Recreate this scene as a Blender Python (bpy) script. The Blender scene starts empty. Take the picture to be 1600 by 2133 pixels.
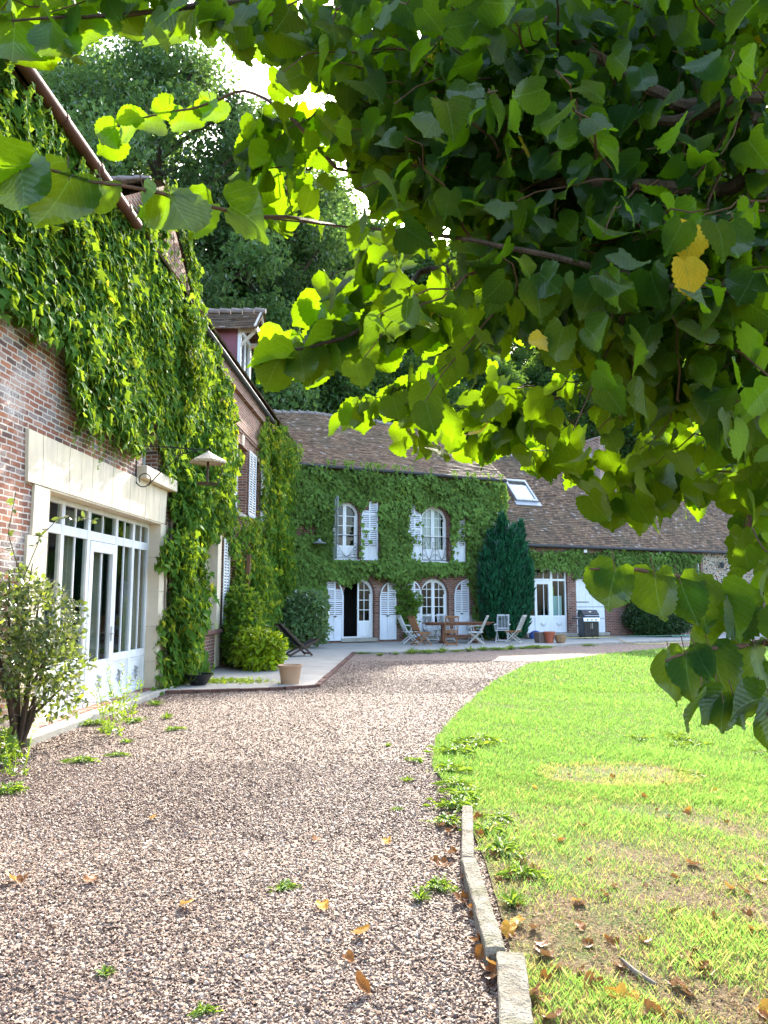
import bpy, math, random
import numpy as np
from mathutils import Vector, Matrix

R = math.radians
rng = np.random.default_rng(11)
random.seed(11)
S = bpy.context.scene
COL = S.collection

# ------------------------------------------------------------------ camera
CAM_Z, PITCH, FPX = 1.6, R(6.795), 1540.0
cd = bpy.data.cameras.new('camera')
cam = bpy.data.objects.new('camera', cd)
COL.objects.link(cam)
cam.location = (0, 0, CAM_Z)
cam.rotation_euler = (R(90) + PITCH, 0, 0)
cd.sensor_fit = 'VERTICAL'
cd.sensor_height = 36.0
cd.lens = 36.0 * FPX / 2133.0
cd.clip_start, cd.clip_end = 0.05, 2000
S.camera = cam

# ------------------------------------------------------------------ light
SUN_AZ, SUN_EL = R(12), R(32)
w = bpy.data.worlds.new('World')
S.world = w
w.use_nodes = True
wn = w.node_tree
wn.nodes.clear()
sky = wn.nodes.new('ShaderNodeTexSky')
sky.sky_type = 'NISHITA'
sky.sun_disc = False
sky.sun_elevation = SUN_EL
sky.sun_rotation = SUN_AZ
sky.air_density, sky.dust_density, sky.ozone_density = 1.0, 2.5, 1.0
bg = wn.nodes.new('ShaderNodeBackground')
bg.inputs['Strength'].default_value = 0.15
wo = wn.nodes.new('ShaderNodeOutputWorld')
wn.links.new(sky.outputs[0], bg.inputs[0])
wn.links.new(bg.outputs[0], wo.inputs[0])

sd = bpy.data.lights.new('sun', 'SUN')
sd.energy = 2.1
sd.angle = R(0.55)
sd.color = (1.0, 0.93, 0.80)
sun = bpy.data.objects.new('sun', sd)
COL.objects.link(sun)
SUNV = Vector((math.cos(SUN_EL) * math.sin(SUN_AZ), math.cos(SUN_EL) * math.cos(SUN_AZ), math.sin(SUN_EL)))
sun.rotation_euler = SUNV.to_track_quat('Z', 'Y').to_euler()
sun.location = (10, 40, 40)

S.view_settings.view_transform = 'Standard'
S.view_settings.look = 'None'
S.view_settings.exposure = 2.78
S.view_settings.gamma = 1.0
S.render.engine = 'CYCLES'
S.cycles.max_bounces = 8
S.cycles.diffuse_bounces = 4
S.cycles.glossy_bounces = 3
S.cycles.transmission_bounces = 5
S.cycles.transparent_max_bounces = 8
S.cycles.sample_clamp_indirect = 8.0
S.cycles.caustics_reflective = False
S.cycles.caustics_refractive = False


# ------------------------------------------------------------------ nodes
class NT:
    def __init__(s, name):
        s.m = bpy.data.materials.new(name)
        s.m.use_nodes = True
        s.t = s.m.node_tree
        s.t.nodes.clear()

    def n(s, typ, ins=None, **props):
        nd = s.t.nodes.new('ShaderNode' + typ)
        for k, v in props.items():
            setattr(nd, k, v)
        for k, v in (ins or {}).items():
            sk = nd.inputs[k]
            if isinstance(v, bpy.types.NodeSocket):
                s.t.links.new(v, sk)
            elif isinstance(v, bpy.types.Node):
                s.t.links.new(v.outputs[0], sk)
            else:
                if sk.type == 'RGBA' and len(v) == 3:
                    v = (*v, 1)
                sk.default_value = v
        return nd

    def obj(s):
        return s.n('TexCoord').outputs['Object']

    def attr(s, name):
        return s.n('Attribute', attribute_name=name)

    def sep(s, v):
        return s.n('SeparateXYZ', {0: v})

    def comb(s, x=0., y=0., z=0.):
        return s.n('CombineXYZ', {0: x, 1: y, 2: z}).outputs[0]

    def math(s, op, a, b=0., c=0.):
        return s.n('Math', {0: a, 1: b, 2: c}, operation=op).outputs[0]

    def noise(s, v, scale, detail=4., rough=.55, col=False):
        nd = s.n('TexNoise', {'Vector': v, 'Scale': scale, 'Detail': detail, 'Roughness': rough})
        return nd.outputs['Color' if col else 0]

    def voro(s, v, scale, out='Color', feature='F1', rand=1.):
        nd = s.n('TexVoronoi', {'Vector': v, 'Scale': scale, 'Randomness': rand}, feature=feature)
        return nd.outputs[out]

    def ramp(s, fac, stops, interp='LINEAR'):
        nd = s.n('ValToRGB', {'Fac': fac})
        cr = nd.color_ramp
        cr.interpolation = interp
        while len(cr.elements) < len(stops):
            cr.elements.new(0.5)
        for e, (p, c) in zip(cr.elements, stops):
            e.position = p
            e.color = (*c, 1) if len(c) == 3 else c
        return nd.outputs[0]

    def mapr(s, v, a, b, c=0., d=1.):
        return s.n('MapRange', {0: v, 1: a, 2: b, 3: c, 4: d}).outputs[0]

    def mix(s, fac, a, b, bt='MIX'):
        nd = s.n('MixRGB', {'Fac': fac, 'Color1': a, 'Color2': b}, blend_type=bt)
        return nd.outputs[0]

    def bump(s, h, strength=.4, dist=.02):
        return s.n('Bump', {'Height': h, 'Strength': strength, 'Distance': dist}).outputs[0]

    def princ(s, col, rough=.7, nrm=None, metal=0., spec=.4):
        ins = {'Base Color': col, 'Roughness': rough, 'Metallic': metal, 'Specular IOR Level': spec}
        if nrm is not None:
            ins['Normal'] = nrm
        return s.n('BsdfPrincipled', ins).outputs[0]

    def out(s, sh):
        o = s.n('OutputMaterial')
        s.t.links.new(sh, o.inputs['Surface'])
        return s.m


M = {}


def plain(name, col, rough=.6, metal=0., var=.12, scale=6., bump=.15, spec=.4, stretch=None):
    """painted / metal / stone surface with slight mottling and wear"""
    t = NT(name)
    o = t.obj()
    if stretch:
        o = t.n('Mapping', {'Vector': o, 'Scale': stretch}).outputs[0]
    f = t.noise(o, scale, 6.)
    g = t.noise(o, scale * 9, 3.)
    dk = tuple(c * (1 - var * 1.6) for c in col)
    lt = tuple(min(1, c * (1 + var)) for c in col)
    c = t.ramp(f, [(.25, dk), (.75, lt)])
    c = t.mix(t.mapr(g, .62, .8, 0, var), c, tuple(x * .55 for x in col))
    M[name] = t.out(t.princ(c, t.mapr(f, 0, 1, rough - .08, rough + .1), t.bump(g, bump, .01), metal, spec))
    return M[name]


def brick_mat(name, axis, palette, mortar, lime=0., bw=.225, rh=.072):
    t = NT(name)
    s = t.sep(t.obj())
    o3 = t.comb(s.outputs[0], s.outputs[1], s.outputs[2])
    wob = t.noise(o3, 5., 2., col=True)
    a = s.outputs[1] if axis == 'y' else s.outputs[0]
    # reveals: use the other horizontal axis so bricks wrap round corners
    g = t.n('NewGeometry')
    nrm = t.n('VectorTransform', {0: g.outputs['True Normal']}, vector_type='NORMAL', convert_from='WORLD', convert_to='OBJECT')
    ns = t.sep(nrm.outputs[0])
    other = s.outputs[0] if axis == 'y' else s.outputs[1]
    side = t.math('GREATER_THAN', t.math('ABSOLUTE', ns.outputs[1] if axis == 'y' else ns.outputs[0]), .7)
    u = t.math('ADD', t.math('MULTIPLY', a, t.math('SUBTRACT', 1., side)), t.math('MULTIPLY', other, side))
    v = t.comb(u, s.outputs[2], 0.)
    ws = t.sep(wob)
    v = t.n('VectorMath', {0: v, 1: t.comb(t.math('MULTIPLY', t.math('SUBTRACT', ws.outputs[0], .5), .035),
                                           t.math('MULTIPLY', t.math('SUBTRACT', ws.outputs[1], .5), .03), 0.)}, operation='ADD').outputs[0]
    b = t.n('TexBrick', {'Vector': v, 'Color1': (0, 0, 0), 'Color2': (1, 1, 1), 'Mortar': (.5, .5, .5), 'Scale': 1.,
                         'Mortar Size': .0105, 'Mortar Smooth': .25, 'Bias': 0., 'Brick Width': bw, 'Row Height': rh})
    b.offset = .5
    rnd = t.n('RGBToBW', {0: b.outputs['Color']}).outputs[0]
    n2 = t.noise(o3, 1.3, 4.)
    n3 = t.noise(o3, 45., 5.)
    rnd = t.math('ADD', rnd, t.math('MULTIPLY', t.math('SUBTRACT', n3, .5), .35))
    c = t.ramp(rnd, palette)
    c = t.mix(t.mapr(n3, .35, .75, 0., .45), c, (.30, .24, .2), 'MULTIPLY')
    mo = t.mix(t.mapr(n3, .3, .7), tuple(x * .75 for x in mortar), mortar)
    c = t.mix(b.outputs['Fac'], c, mo)
    if lime > 0:
        l1 = t.math('MULTIPLY', t.mapr(n2, .53, .66), t.mapr(n3, .38, .55))
        c = t.mix(t.math('MULTIPLY', l1, lime), c, (.62, .58, .54))
    # dark mossy / damp foot of the wall
    h = t.math('SUBTRACT', 1., b.outputs['Fac'])
    h = t.math('ADD', h, t.math('MULTIPLY', n3, .5))
    M[name] = t.out(t.princ(c, .88, t.bump(h, .8, .012), 0., .2))
    return M[name]


def leaf_mat(name, up, down, trans, tmix=.5, rough=.45, veins=0., hue_var=.25, alt=None, spec=.3, low=.55):
    """thin leaf: different upper / lower face, light shining through, veins from leaf coordinates lc=(u,v,tint)"""
    t = NT(name)
    a = t.sep(t.attr('lc').outputs['Vector'])
    U, V, T = a.outputs
    g = t.n('NewGeometry')
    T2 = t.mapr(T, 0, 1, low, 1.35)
    if alt:
        yel = t.mapr(T, .80, .97)
        up_, dn_, tr_ = (t.mix(yel, up, alt[0]), t.mix(yel, down, alt[1]), t.mix(yel, trans, alt[2]))
    else:
        up_, dn_, tr_ = up, down, trans
    base = t.mix(g.outputs['Backfacing'], up_, dn_)
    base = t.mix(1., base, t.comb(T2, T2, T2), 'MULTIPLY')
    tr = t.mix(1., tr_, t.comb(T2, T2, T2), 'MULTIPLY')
    nrm = None
    if veins > 0:
        au = t.math('ABSOLUTE', U)
        mid = t.mapr(au, .0, .035, 1., 0.)
        sv = t.math('FRACT', t.math('SUBTRACT', t.math('MULTIPLY', V, 7.0), t.math('MULTIPLY', au, 4.2)))
        sl = t.math('ABSOLUTE', t.math('SUBTRACT', sv, .5))
        side = t.mapr(sl, .0, .07, 1., 0.)
        fine = t.voro(t.comb(U, V, 0.), 22., 'Distance', 'DISTANCE_TO_EDGE')
        fv = t.mapr(fine, 0., .12, .35, 0.)
        vein = t.math('MAXIMUM', t.math('MAXIMUM', mid, t.math('MULTIPLY', side, .75)), fv)
        base = t.mix(t.math('MULTIPLY', vein, veins), base, tuple(min(1, x * 3.2 + .06) for x in down))
        blotch = t.noise(t.comb(U, V, T), 5., 4.)
        tr = t.mix(t.mapr(blotch, .35, .7, 0., .35), tr, tuple(x * .55 for x in trans))
        tr = t.mix(t.math('MULTIPLY', vein, veins * .5), tr, tuple(min(1, x * 1.35 + .03) for x in trans))
        pil = t.math('ADD', t.math('MULTIPLY', sl, 1.2), t.math('MULTIPLY', vein, -.4))
        nrm = t.bump(pil, .5, .006)
    ins = {'Color': base}
    ti = {'Color': tr}
    gi = {'Color': (1, 1, 1), 'Roughness': rough}
    if nrm is not None:
        ins['Normal'] = nrm
        gi['Normal'] = nrm
    d = t.n('BsdfDiffuse', ins)
    tl = t.n('BsdfTranslucent', ti)
    m = t.n('MixShader', {0: tmix, 1: d.outputs[0], 2: tl.outputs[0]})
    gl = t.n('BsdfGlossy', gi)
    fr = t.n('LayerWeight', {'Blend': .25})
    fac = t.math('MULTIPLY', fr.outputs['Fresnel'], spec)
    m2 = t.n('MixShader', {0: fac, 1: m.outputs[0], 2: gl.outputs[0]})
    M[name] = t.out(m2.outputs[0])
    return M[name]


# ------------------------------------------------------------------ objects
def tag(o, label=None, cat=None, group=None, kind=None):
    if label: o['label'] = label
    if cat: o['category'] = cat
    if group: o['group'] = group
    if kind: o['kind'] = kind
    return o


def link(name, me, m, parent=None):
    o = bpy.data.objects.new(name, me)
    COL.objects.link(o)
    if m is not None and len(me.materials) == 0:
        me.materials.append(M[m] if isinstance(m, str) else m)
    if parent is not None:
        o.parent = parent
    return o


def thing(name, label, cat, loc=(0, 0, 0), rz=0., group=None):
    o = bpy.data.objects.new(name, None)
    o.empty_display_size = .2
    COL.objects.link(o)
    o.location = loc
    o.rotation_euler = (0, 0, rz)
    return tag(o, label, cat, group)


def kids(o):
    return [c for c in COL.objects if c.parent == o]


def dup(o, label=None, parent=None):
    c = o.copy()
    COL.objects.link(c)
    if parent is not None:
        c.parent = parent
    for ch in kids(o):
        dup(ch, None, c)
    if label:
        c['label'] = label
    return c


def np_mesh(name, V, Fs, attrs=None, smooth=True):
    """V (n,3); Fs: list of (m,k) int arrays; attrs: name -> (n,) or (n,3)"""
    me = bpy.data.meshes.new(name)
    V = np.asarray(V, np.float32)
    Fs = [np.asarray(f, np.int32) for f in Fs if len(f)]
    me.vertices.add(len(V))
    me.vertices.foreach_set('co', V.ravel())
    loops = np.concatenate([f.ravel() for f in Fs])
    tot = np.concatenate([np.full(len(f), f.shape[1], np.int32) for f in Fs])
    st = np.concatenate([[0], np.cumsum(tot)[:-1]]).astype(np.int32)
    me.loops.add(len(loops))
    me.loops.foreach_set('vertex_index', loops)
    me.polygons.add(len(tot))
    me.polygons.foreach_set('loop_start', st)
    me.polygons.foreach_set('loop_total', tot)
    me.polygons.foreach_set('use_smooth', np.full(len(tot), smooth, bool))
    for k, a in (attrs or {}).items():
        a = np.asarray(a, np.float32)
        if a.ndim == 1:
            at = me.attributes.new(k, 'FLOAT', 'POINT')
            at.data.foreach_set('value', a)
        else:
            at = me.attributes.new(k, 'FLOAT_VECTOR', 'POINT')
            at.data.foreach_set('vector', a.ravel())
    me.update(calc_edges=True)
    return me


class MB:
    """collects shapes for ONE mesh; T maps local points (used for facade frames)"""

    def __init__(s, T=None):
        s.v, s.f, s.T = [], [], T

    def add(s, vs, fs):
        o = len(s.v)
        s.v += [tuple(s.T(*p)) if s.T else tuple(p) for p in vs]
        s.f += [tuple(i + o for i in f) for f in fs]
        return s

    def box(s, x0, x1, y0, y1, z0, z1):
        vs = [(x0, y0, z0), (x1, y0, z0), (x1, y1, z0), (x0, y1, z0), (x0, y0, z1), (x1, y0, z1), (x1, y1, z1), (x0, y1, z1)]
        return s.add(vs, [(3, 2, 1, 0), (4, 5, 6, 7), (0, 1, 5, 4), (1, 2, 6, 5), (2, 3, 7, 6), (3, 0, 4, 7)])

    def beam(s, p, q, a, b, up=(0, 0, 1), taper=1.):
        p, q = Vector(p), Vector(q)
        d = (q - p).normalized()
        u = Vector(up)
        if abs(d.dot(u)) > .98: u = Vector((0, 1, 0)) if abs(d.y) < .9 else Vector((1, 0, 0))
        x = d.cross(u).normalized()
        y = x.cross(d).normalized()
        vs = []
        for c, k in ((p, 1.), (q, taper)):
            for i, j in ((-1, -1), (1, -1), (1, 1), (-1, 1)):
                vs.append(c + x * (i * a / 2 * k) + y * (j * b / 2 * k))
        return s.add(vs, [(3, 2, 1, 0), (4, 5, 6, 7), (0, 1, 5, 4), (1, 2, 6, 5), (2, 3, 7, 6), (3, 0, 4, 7)])

    def tube(s, pts, r, n=8, cap=True):
        pts = [Vector(p) for p in pts]
        rs = r if hasattr(r, '__len__') else [r] * len(pts)
        vs, fs = [], []
        pu = None
        for i, p in enumerate(pts):
            d = (pts[min(i + 1, len(pts) - 1)] - pts[max(i - 1, 0)]).normalized()
            if pu is None:
                u = Vector((0, 0, 1)) if abs(d.z) < .9 else Vector((1, 0, 0))
            else:
                u = pu
            x = d.cross(u).normalized()
            y = x.cross(d).normalized()
            pu = y
            for k in range(n):
                a = 2 * math.pi * k / n
                vs.append(p + x * (math.cos(a) * rs[i]) + y * (math.sin(a) * rs[i]))
        for i in range(len(pts) - 1):
            for k in range(n):
                a, b = i * n + k, i * n + (k + 1) % n
                fs.append((a, b, b + n, a + n))
        if cap:
            fs.append(tuple(reversed(range(n))))
            fs.append(tuple(range((len(pts) - 1) * n, len(pts) * n)))
        return s.add(vs, fs)

    def lathe(s, prof, n=24, c=(0, 0), sx=1., sy=1.):
        vs, fs = [], []
        for r, z in prof:
            for k in range(n):
                a = 2 * math.pi * k / n
                vs.append((c[0] + r * sx * math.cos(a), c[1] + r * sy * math.sin(a), z))
        for i in range(len(prof) - 1):
            for k in range(n):
                a, b = i * n + k, i * n + (k + 1) % n
                fs.append((a, b, b + n, a + n))
        fs.append(tuple(reversed(range(n))))
        fs.append(tuple(range((len(prof) - 1) * n, len(prof) * n)))
        return s.add(vs, fs)

    def prism(s, poly, d0, d1, hole=None):
        """poly in (a,b), extruded along third axis from d0 to d1 (d1 is the front); counter-clockwise seen from front"""
        n = len(poly)
        vs = [(a, b, d0) for a, b in poly] + [(a, b, d1) for a, b in poly]
        fs = [tuple(range(n, 2 * n)), tuple(reversed(range(n)))]
        fs += [(i, (i + 1) % n, (i + 1) % n + n, i + n) for i in range(n)]
        return s.add(vs, fs)

    def ring(s, outer, inner, d0, d1):
        """frame between two outlines with the same number of points"""
        n = len(outer)
        vs = [(a, b, d) for d in (d0, d1) for L in (outer, inner) for a, b in L]
        fs = []
        for i in range(n):
            j = (i + 1) % n
            fs += [(2 * n + i, 2 * n + j, 3 * n + j, 3 * n + i), (j, i, n + i, n + j),
                   (i, j, 2 * n + j, 2 * n + i), (n + j, n + i, 3 * n + i, 3 * n + j)]
        return s.add(vs, fs)

    def build(s, name, m, parent=None, smooth=False, bevel=0.):
        me = bpy.data.meshes.new(name)
        me.from_pydata(s.v, [], s.f)
        me.update()
        if smooth:
            me.polygons.foreach_set('use_smooth', np.ones(len(me.polygons), bool))
            if hasattr(me, 'set_sharp_from_angle'):
                me.set_sharp_from_angle(angle=R(40))
        o = link(name, me, m, parent)
        if bevel > 0:
            b = o.modifiers.new('bevel', 'BEVEL')
            b.width, b.segments, b.limit_method, b.angle_limit = bevel, 2, 'ANGLE', R(40)
        return o


def proj(P):
    """world points (n,3) -> photo pixels (n,2) and depth"""
    P = np.asarray(P, float) - np.array([0, 0, CAM_Z])
    c, s_ = math.cos(PITCH), math.sin(PITCH)
    y = P[:, 1] * c + P[:, 2] * s_
    z = -P[:, 1] * s_ + P[:, 2] * c
    ys = np.where(np.abs(y) < 1e-3, 1e-3, y)
    return np.stack([800 + FPX * P[:, 0] / ys, 1066.5 - FPX * z / ys], 1), y


def inpoly(Q, poly):
    Q = np.asarray(Q)
    x, y = Q[:, 0], Q[:, 1]
    r = np.zeros(len(Q), bool)
    n = len(poly)
    for i in range(n):
        x0, y0 = poly[i]
        x1, y1 = poly[(i + 1) % n]
        c = ((y0 > y) != (y1 > y)) & (x < (x1 - x0) * (y - y0) / (y1 - y0 + 1e-12) + x0)
        r ^= c
    return r


def unit(a):
    return a / (np.linalg.norm(a, axis=-1, keepdims=True) + 1e-9)


def frames(Y, Zhint):
    Y = unit(Y)
    Z = Zhint - (Zhint * Y).sum(-1, keepdims=True) * Y
    Z = unit(Z)
    X = np.cross(Y, Z)
    return X, Y, Z


class Scatter:
    """many copies of small leaf templates gathered into one mesh"""

    def __init__(s):
        s.V, s.F, s.A, s.n = [], {}, [], 0

    def put(s, tv, tf, tuv, P, X, Y, Z, size, tint):
        n, k = len(P), len(tv)
        if n == 0: return
        size = np.broadcast_to(np.asarray(size, float), (n,))
        tint = np.broadcast_to(np.asarray(tint, float), (n,))
        L = tv[None] * size[:, None, None]
        V = P[:, None] + L[..., 0:1] * X[:, None] + L[..., 1:2] * Y[:, None] + L[..., 2:3] * Z[:, None]
        s.V.append(V.reshape(-1, 3))
        A = np.empty((n, k, 3))
        A[..., 0:2] = tuv[None]
        A[..., 2] = tint[:, None]
        s.A.append(A.reshape(-1, 3))
        base = (np.arange(n) * k + s.n)[:, None, None]
        for f in tf:
            f = np.asarray(f)
            s.F.setdefault(f.shape[1], []).append((f[None] + base).reshape(-1, f.shape[1]))
        s.n += n * k

    def build(s, name, m, parent=None, smooth=True):
        if s.n == 0: return None
        me = np_mesh(name, np.concatenate(s.V), [np.concatenate(f) for f in s.F.values()], {'lc': np.concatenate(s.A)}, smooth)
        return link(name, me, m, parent)


def rndn(n, k=3):
    return rng.normal(size=(n, k))


# leaf templates -------------------------------------------------------
def t_diamond(fold=.18, w=.36):
    v = np.array([(0, 0, 0), (w, .45, fold), (0, 1, -.08), (-w, .45, fold), (0, .45, 0)], float)
    f = [np.array([(0, 1, 4), (1, 2, 4), (2, 3, 4), (3, 0, 4)])]
    return v, f, np.stack([v[:, 0], v[:, 1]], 1)


def t_oval(fold=.12, w=.27, droop=.15):
    v = [(0, 0, 0)]
    for y, k in ((.2, .75), (.5, 1.), (.8, .62)):
        z = -droop * y * y
        v += [(w * k, y, z + fold * k), (0, y, z), (-w * k, y, z + fold * k)]
    v.append((0, 1, -droop))
    v = np.array(v)
    f4 = np.array([(1, 4, 5, 2), (2, 5, 6, 3), (4, 7, 8, 5), (5, 8, 9, 6)])
    f3 = np.array([(0, 1, 2), (0, 2, 3), (7, 10, 8), (8, 10, 9)])
    return v, [f4, f3], np.stack([v[:, 0], v[:, 1]], 1)


def t_ivy(k=0, droop=.2):
    """three lobed Boston ivy leaf, tip along +Y"""
    r = random.Random(k)
    out = [(0, .08), (.2, -.06), (.34, .06), (.5, .38), (.27, .48), (.2, .62), (.0, 1.), (-.2, .62), (-.27, .48), (-.5, .38), (-.34, .06), (-.2, -.06)]
    v = [(0, .35, 0)]
    for x, y in out:
        x += r.uniform(-.03, .03)
        y += r.uniform(-.03, .03)
        v.append((x, y, .22 * abs(x) - droop * y * y + r.uniform(-.04, .04)))
    v = np.array(v)
    n = len(out)
    f = np.array([(0, 1 + i, 1 + (i + 1) % n) for i in range(n)])
    return v, [f], np.stack([v[:, 0] * 2, v[:, 1]], 1)


def t_linden(k=0):
    """heart shaped, toothed lime leaf; petiole at origin, tip along +Y, length 1"""
    r = random.Random(100 + k)
    rows = 19
    fold, droop = r.uniform(-.05, .42), r.uniform(.05, .55)
    wave, asym = r.uniform(.02, .09), r.uniform(-.12, .12)
    curl = r.uniform(-.2, .35)
    ph, wk = r.uniform(0, 6), r.uniform(.90, 1.06)
    bites = [(r.choice((-1, 1)), r.uniform(.3, .85), r.uniform(.05, .10), r.uniform(.08, .28)) for _ in range(r.choice((0, 0, 1, 1, 2, 3)))]
    V, U = [], []
    for i in range(rows):
        t = i / (rows - 1)
        # outline: broad near the base, narrowing to a short drawn-out tip
        wd = .50 * wk * math.sin(math.pi * min(1, max(0, t * .965 + .035)) ** .66) ** .80
        if t > .78: wd *= 1 - .45 * min(1, (t - .78) / .12)
        tooth = (.028 if i % 2 else -.016) * (.5 + r.random()) * (0 if i in (0, rows - 1) else 1)
        for j, c in enumerate((-1, -.6, 0, .6, 1)):
            ww = wd * (1 + asym * (1 if c > 0 else -1)) + (tooth if abs(c) == 1 else 0)
            for sd_, tc, tw_, dp in bites:
                if c * sd_ > 0 and abs(t - tc) < tw_:
                    ww *= 1 - dp * (1 - ((t - tc) / tw_) ** 2)
            ww = max(ww, 0)
            x = c * ww
            y = t - .24 * (abs(c) ** 1.5) * (1 - t) ** 4
            if i == 0:
                x, y = c * .16, -.16 * abs(c) ** 1.2
            z = fold * abs(x) - droop * t * t + wave * math.sin(t * 7 + ph + c) * abs(c) + curl * x * x - .03 * abs(c) * (i % 2)
            V.append((x, y, z))
            U.append((c * wd * 2, t))
    V = np.array(V)
    f = []
    for i in range(rows - 1):
        for j in range(4):
            a = i * 5 + j
            f.append((a, a + 1, a + 6, a + 5))
    return V, [np.array(f)], np.array(U)


T_DIA = t_diamond()
T_OVAL = [t_oval(), t_oval(.2, .22, .3), t_oval(.05, .3, .05)]
T_IVY = [t_ivy(i, .1 + .12 * i) for i in range(4)]
T_LIN = [t_linden(i) for i in range(18)]

# ================================================================== materials
brick_mat('brick_old', 'y', [(.0, (.12, .075, .07)), (.22, (.24, .11, .08)), (.42, (.36, .145, .085)), (.6, (.28, .115, .08)),
                             (.74, (.46, .19, .095)), (.88, (.30, .26, .25)), (1., (.22, .14, .125))], (.62, .56, .49), lime=.9, bw=.215, rh=.070)
brick_mat('brick_upper', 'y', [(.0, (.22, .09, .06)), (.4, (.32, .14, .09)), (.75, (.40, .18, .11)), (1., (.24, .12, .09))], (.50, .43, .36), lime=.0)
brick_mat('brick_house', 'x', [(.0, (.12, .045, .034)), (.35, (.22, .080, .055)), (.7, (.29, .115, .075)), (1., (.16, .075, .06))], (.34, .29, .24), lime=.25)
plain('limestone', (.72, .62, .46), .8, var=.12, scale=2.5, bump=.35, stretch=(2.5, 2.5, .7))
plain('limestone_reveal', (.66, .57, .43), .8, var=.07, scale=2.5, bump=.2)
plain('white_paint', (.79, .80, .81), .45, var=.07, scale=4., bump=.08, stretch=(2.5, 2.5, .6))
plain('white_worn', (.72, .73, .74), .6, var=.10, scale=5., bump=.25, stretch=(3, 3, .6))
plain('shutter_white', (.70, .72, .76), .6, var=.07, scale=5., bump=.2, stretch=(3, 3, .7))
plain('iron_black', (.018, .018, .02), .5, metal=.3, var=.2)
plain('zinc_dark', (.07, .07, .072), .7, var=.2, spec=.2)
plain('gutter_brown', (.12, .050, .036), .65, var=.25, scale=3., spec=.2)
plain('zinc_light', (.42, .43, .45), .5, metal=.5, var=.15)
plain('plum_render', (.27, .105, .13), .85, var=.15, scale=2.)
plain('concrete', (.36, .335, .29), .9, var=.14, scale=1.6, bump=.5)
t = NT('kerb_stone')
o = t.obj()
na, nb, nc = t.noise(o, 9., 6.), t.noise(o, 70., 5.), t.noise(o, 3.2, 5.)
c = t.ramp(na, [(.25, (.15, .13, .10)), (.5, (.27, .245, .20)), (.75, (.36, .33, .27))])
c = t.mix(t.mapr(nb, .55, .68, 0, .75), c, (.07, .06, .045))
c = t.mix(t.mapr(nc, .50, .62, 0, .6), c, (.10, .115, .035))
M['kerb_stone'] = t.out(t.princ(c, .95, t.bump(t.math('ADD', nb, na), 1., .02), 0., .2))
plain('stone_grey', (.36, .34, .29), .9, var=.2, scale=5., bump=.6)
plain('brick_edge', (.13, .065, .05), .9, var=.3, scale=9., bump=.6)
plain('teak', (.30, .135, .05), .55, var=.2, scale=4., bump=.25, stretch=(6, 6, 1))
plain('teak_dark', (.20, .075, .035), .5, var=.25, scale=4., bump=.2)
plain('teak_grey', (.50, .47, .42), .75, var=.15, scale=4., bump=.3, stretch=(6, 6, 1))
plain('teak_white', (.60, .60, .60), .7, var=.12, scale=4., bump=.3, stretch=(6, 6, 1))
plain('wood_dark', (.060, .030, .020), .5, var=.3, scale=4., bump=.25)
plain('wood_post', (.18, .085, .04), .8, var=.25, scale=5., bump=.4, stretch=(5, 5, .6))
plain('board_grey', (.48, .50, .52), .8, var=.12, scale=3., bump=.3, stretch=(6, 6, .5))
plain('timber_pale', (.62, .55, .45), .8, var=.15, scale=3., bump=.3)
plain('fabric_black', (.012, .012, .014), .9, var=.2, scale=60.)
plain('pot_tan', (.40, .25, .15), .75, var=.06, scale=3., bump=.1)
plain('pot_terracotta', (.42, .11, .055), .75, var=.15, scale=4.)
plain('pot_brown', (.17, .125, .10), .8, var=.15, scale=4.)
plain('pot_basket', (.34, .21, .11), .85, var=.25, scale=14., bump=.6)
plain('pot_green', (.50, .52, .26), .5, var=.1, scale=4.)
plain('black_plastic', (.012, .012, .013), .35, var=.2)
plain('enamel_black', (.015, .017, .02), .25, var=.15)
plain('enamel_blue', (.03, .05, .07), .4, var=.2)
plain('steel', (.62, .63, .64), .3, metal=.9, var=.05)
plain('hose_green', (.12, .26, .17), .45)
plain('hose_yellow', (.60, .50, .18), .45)
plain('bark', (.085, .055, .038), .9, var=.35, scale=9., bump=.8, stretch=(3, 3, .5))
plain('twig', (.11, .052, .026), .75, var=.3, scale=20., bump=.4)
plain('twig_green', (.12, .13, .03), .7, var=.2, scale=20., bump=.3)
plain('stem_grey', (.22, .18, .14), .9, var=.3, scale=12., bump=.5)
plain('curtain', (.72, .73, .72), .9, var=.05, scale=2.)
plain('curtain_beige', (.34, .33, .26), .9, var=.08, scale=2.)
plain('room_wall', (.10, .10, .09), .9)
plain('room_dark', (.012, .011, .010), .9)  # near-black colour painted for the darkness of unlit rooms
plain('blue_towel', (.05, .10, .32), .9)
plain('lamp_metal', (.55, .45, .34), .6, metal=.3, var=.25, scale=14., bump=.5)
plain('lamp_glass', (.55, .52, .45), .2)
plain('poster_green', (.35, .62, .05), .5)
plain('panel_mint', (.42, .60, .58), .5, var=.03)
plain('ridge_tile', (.26, .22, .20), .85, var=.25, scale=6., bump=.4)
plain('lead', (.34, .36, .38), .6, metal=.3, var=.12)
plain('blind_white', (.85, .87, .88), .5, var=.02)

t = NT('glass')
tr = t.n('BsdfTransparent', {'Color': (.82, .86, .84)})
gl = t.n('BsdfGlossy', {'Color': (1, 1, 1), 'Roughness': .01})
M['glass'] = t.out(t.n('MixShader', {0: t.math('MULTIPLY', t.n('Fresnel', {'IOR': 1.5}).outputs[0], t.math('SUBTRACT', 1., t.n('NewGeometry').outputs['Backfacing'])), 1: tr.outputs[0], 2: gl.outputs[0]}).outputs[0])

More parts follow.
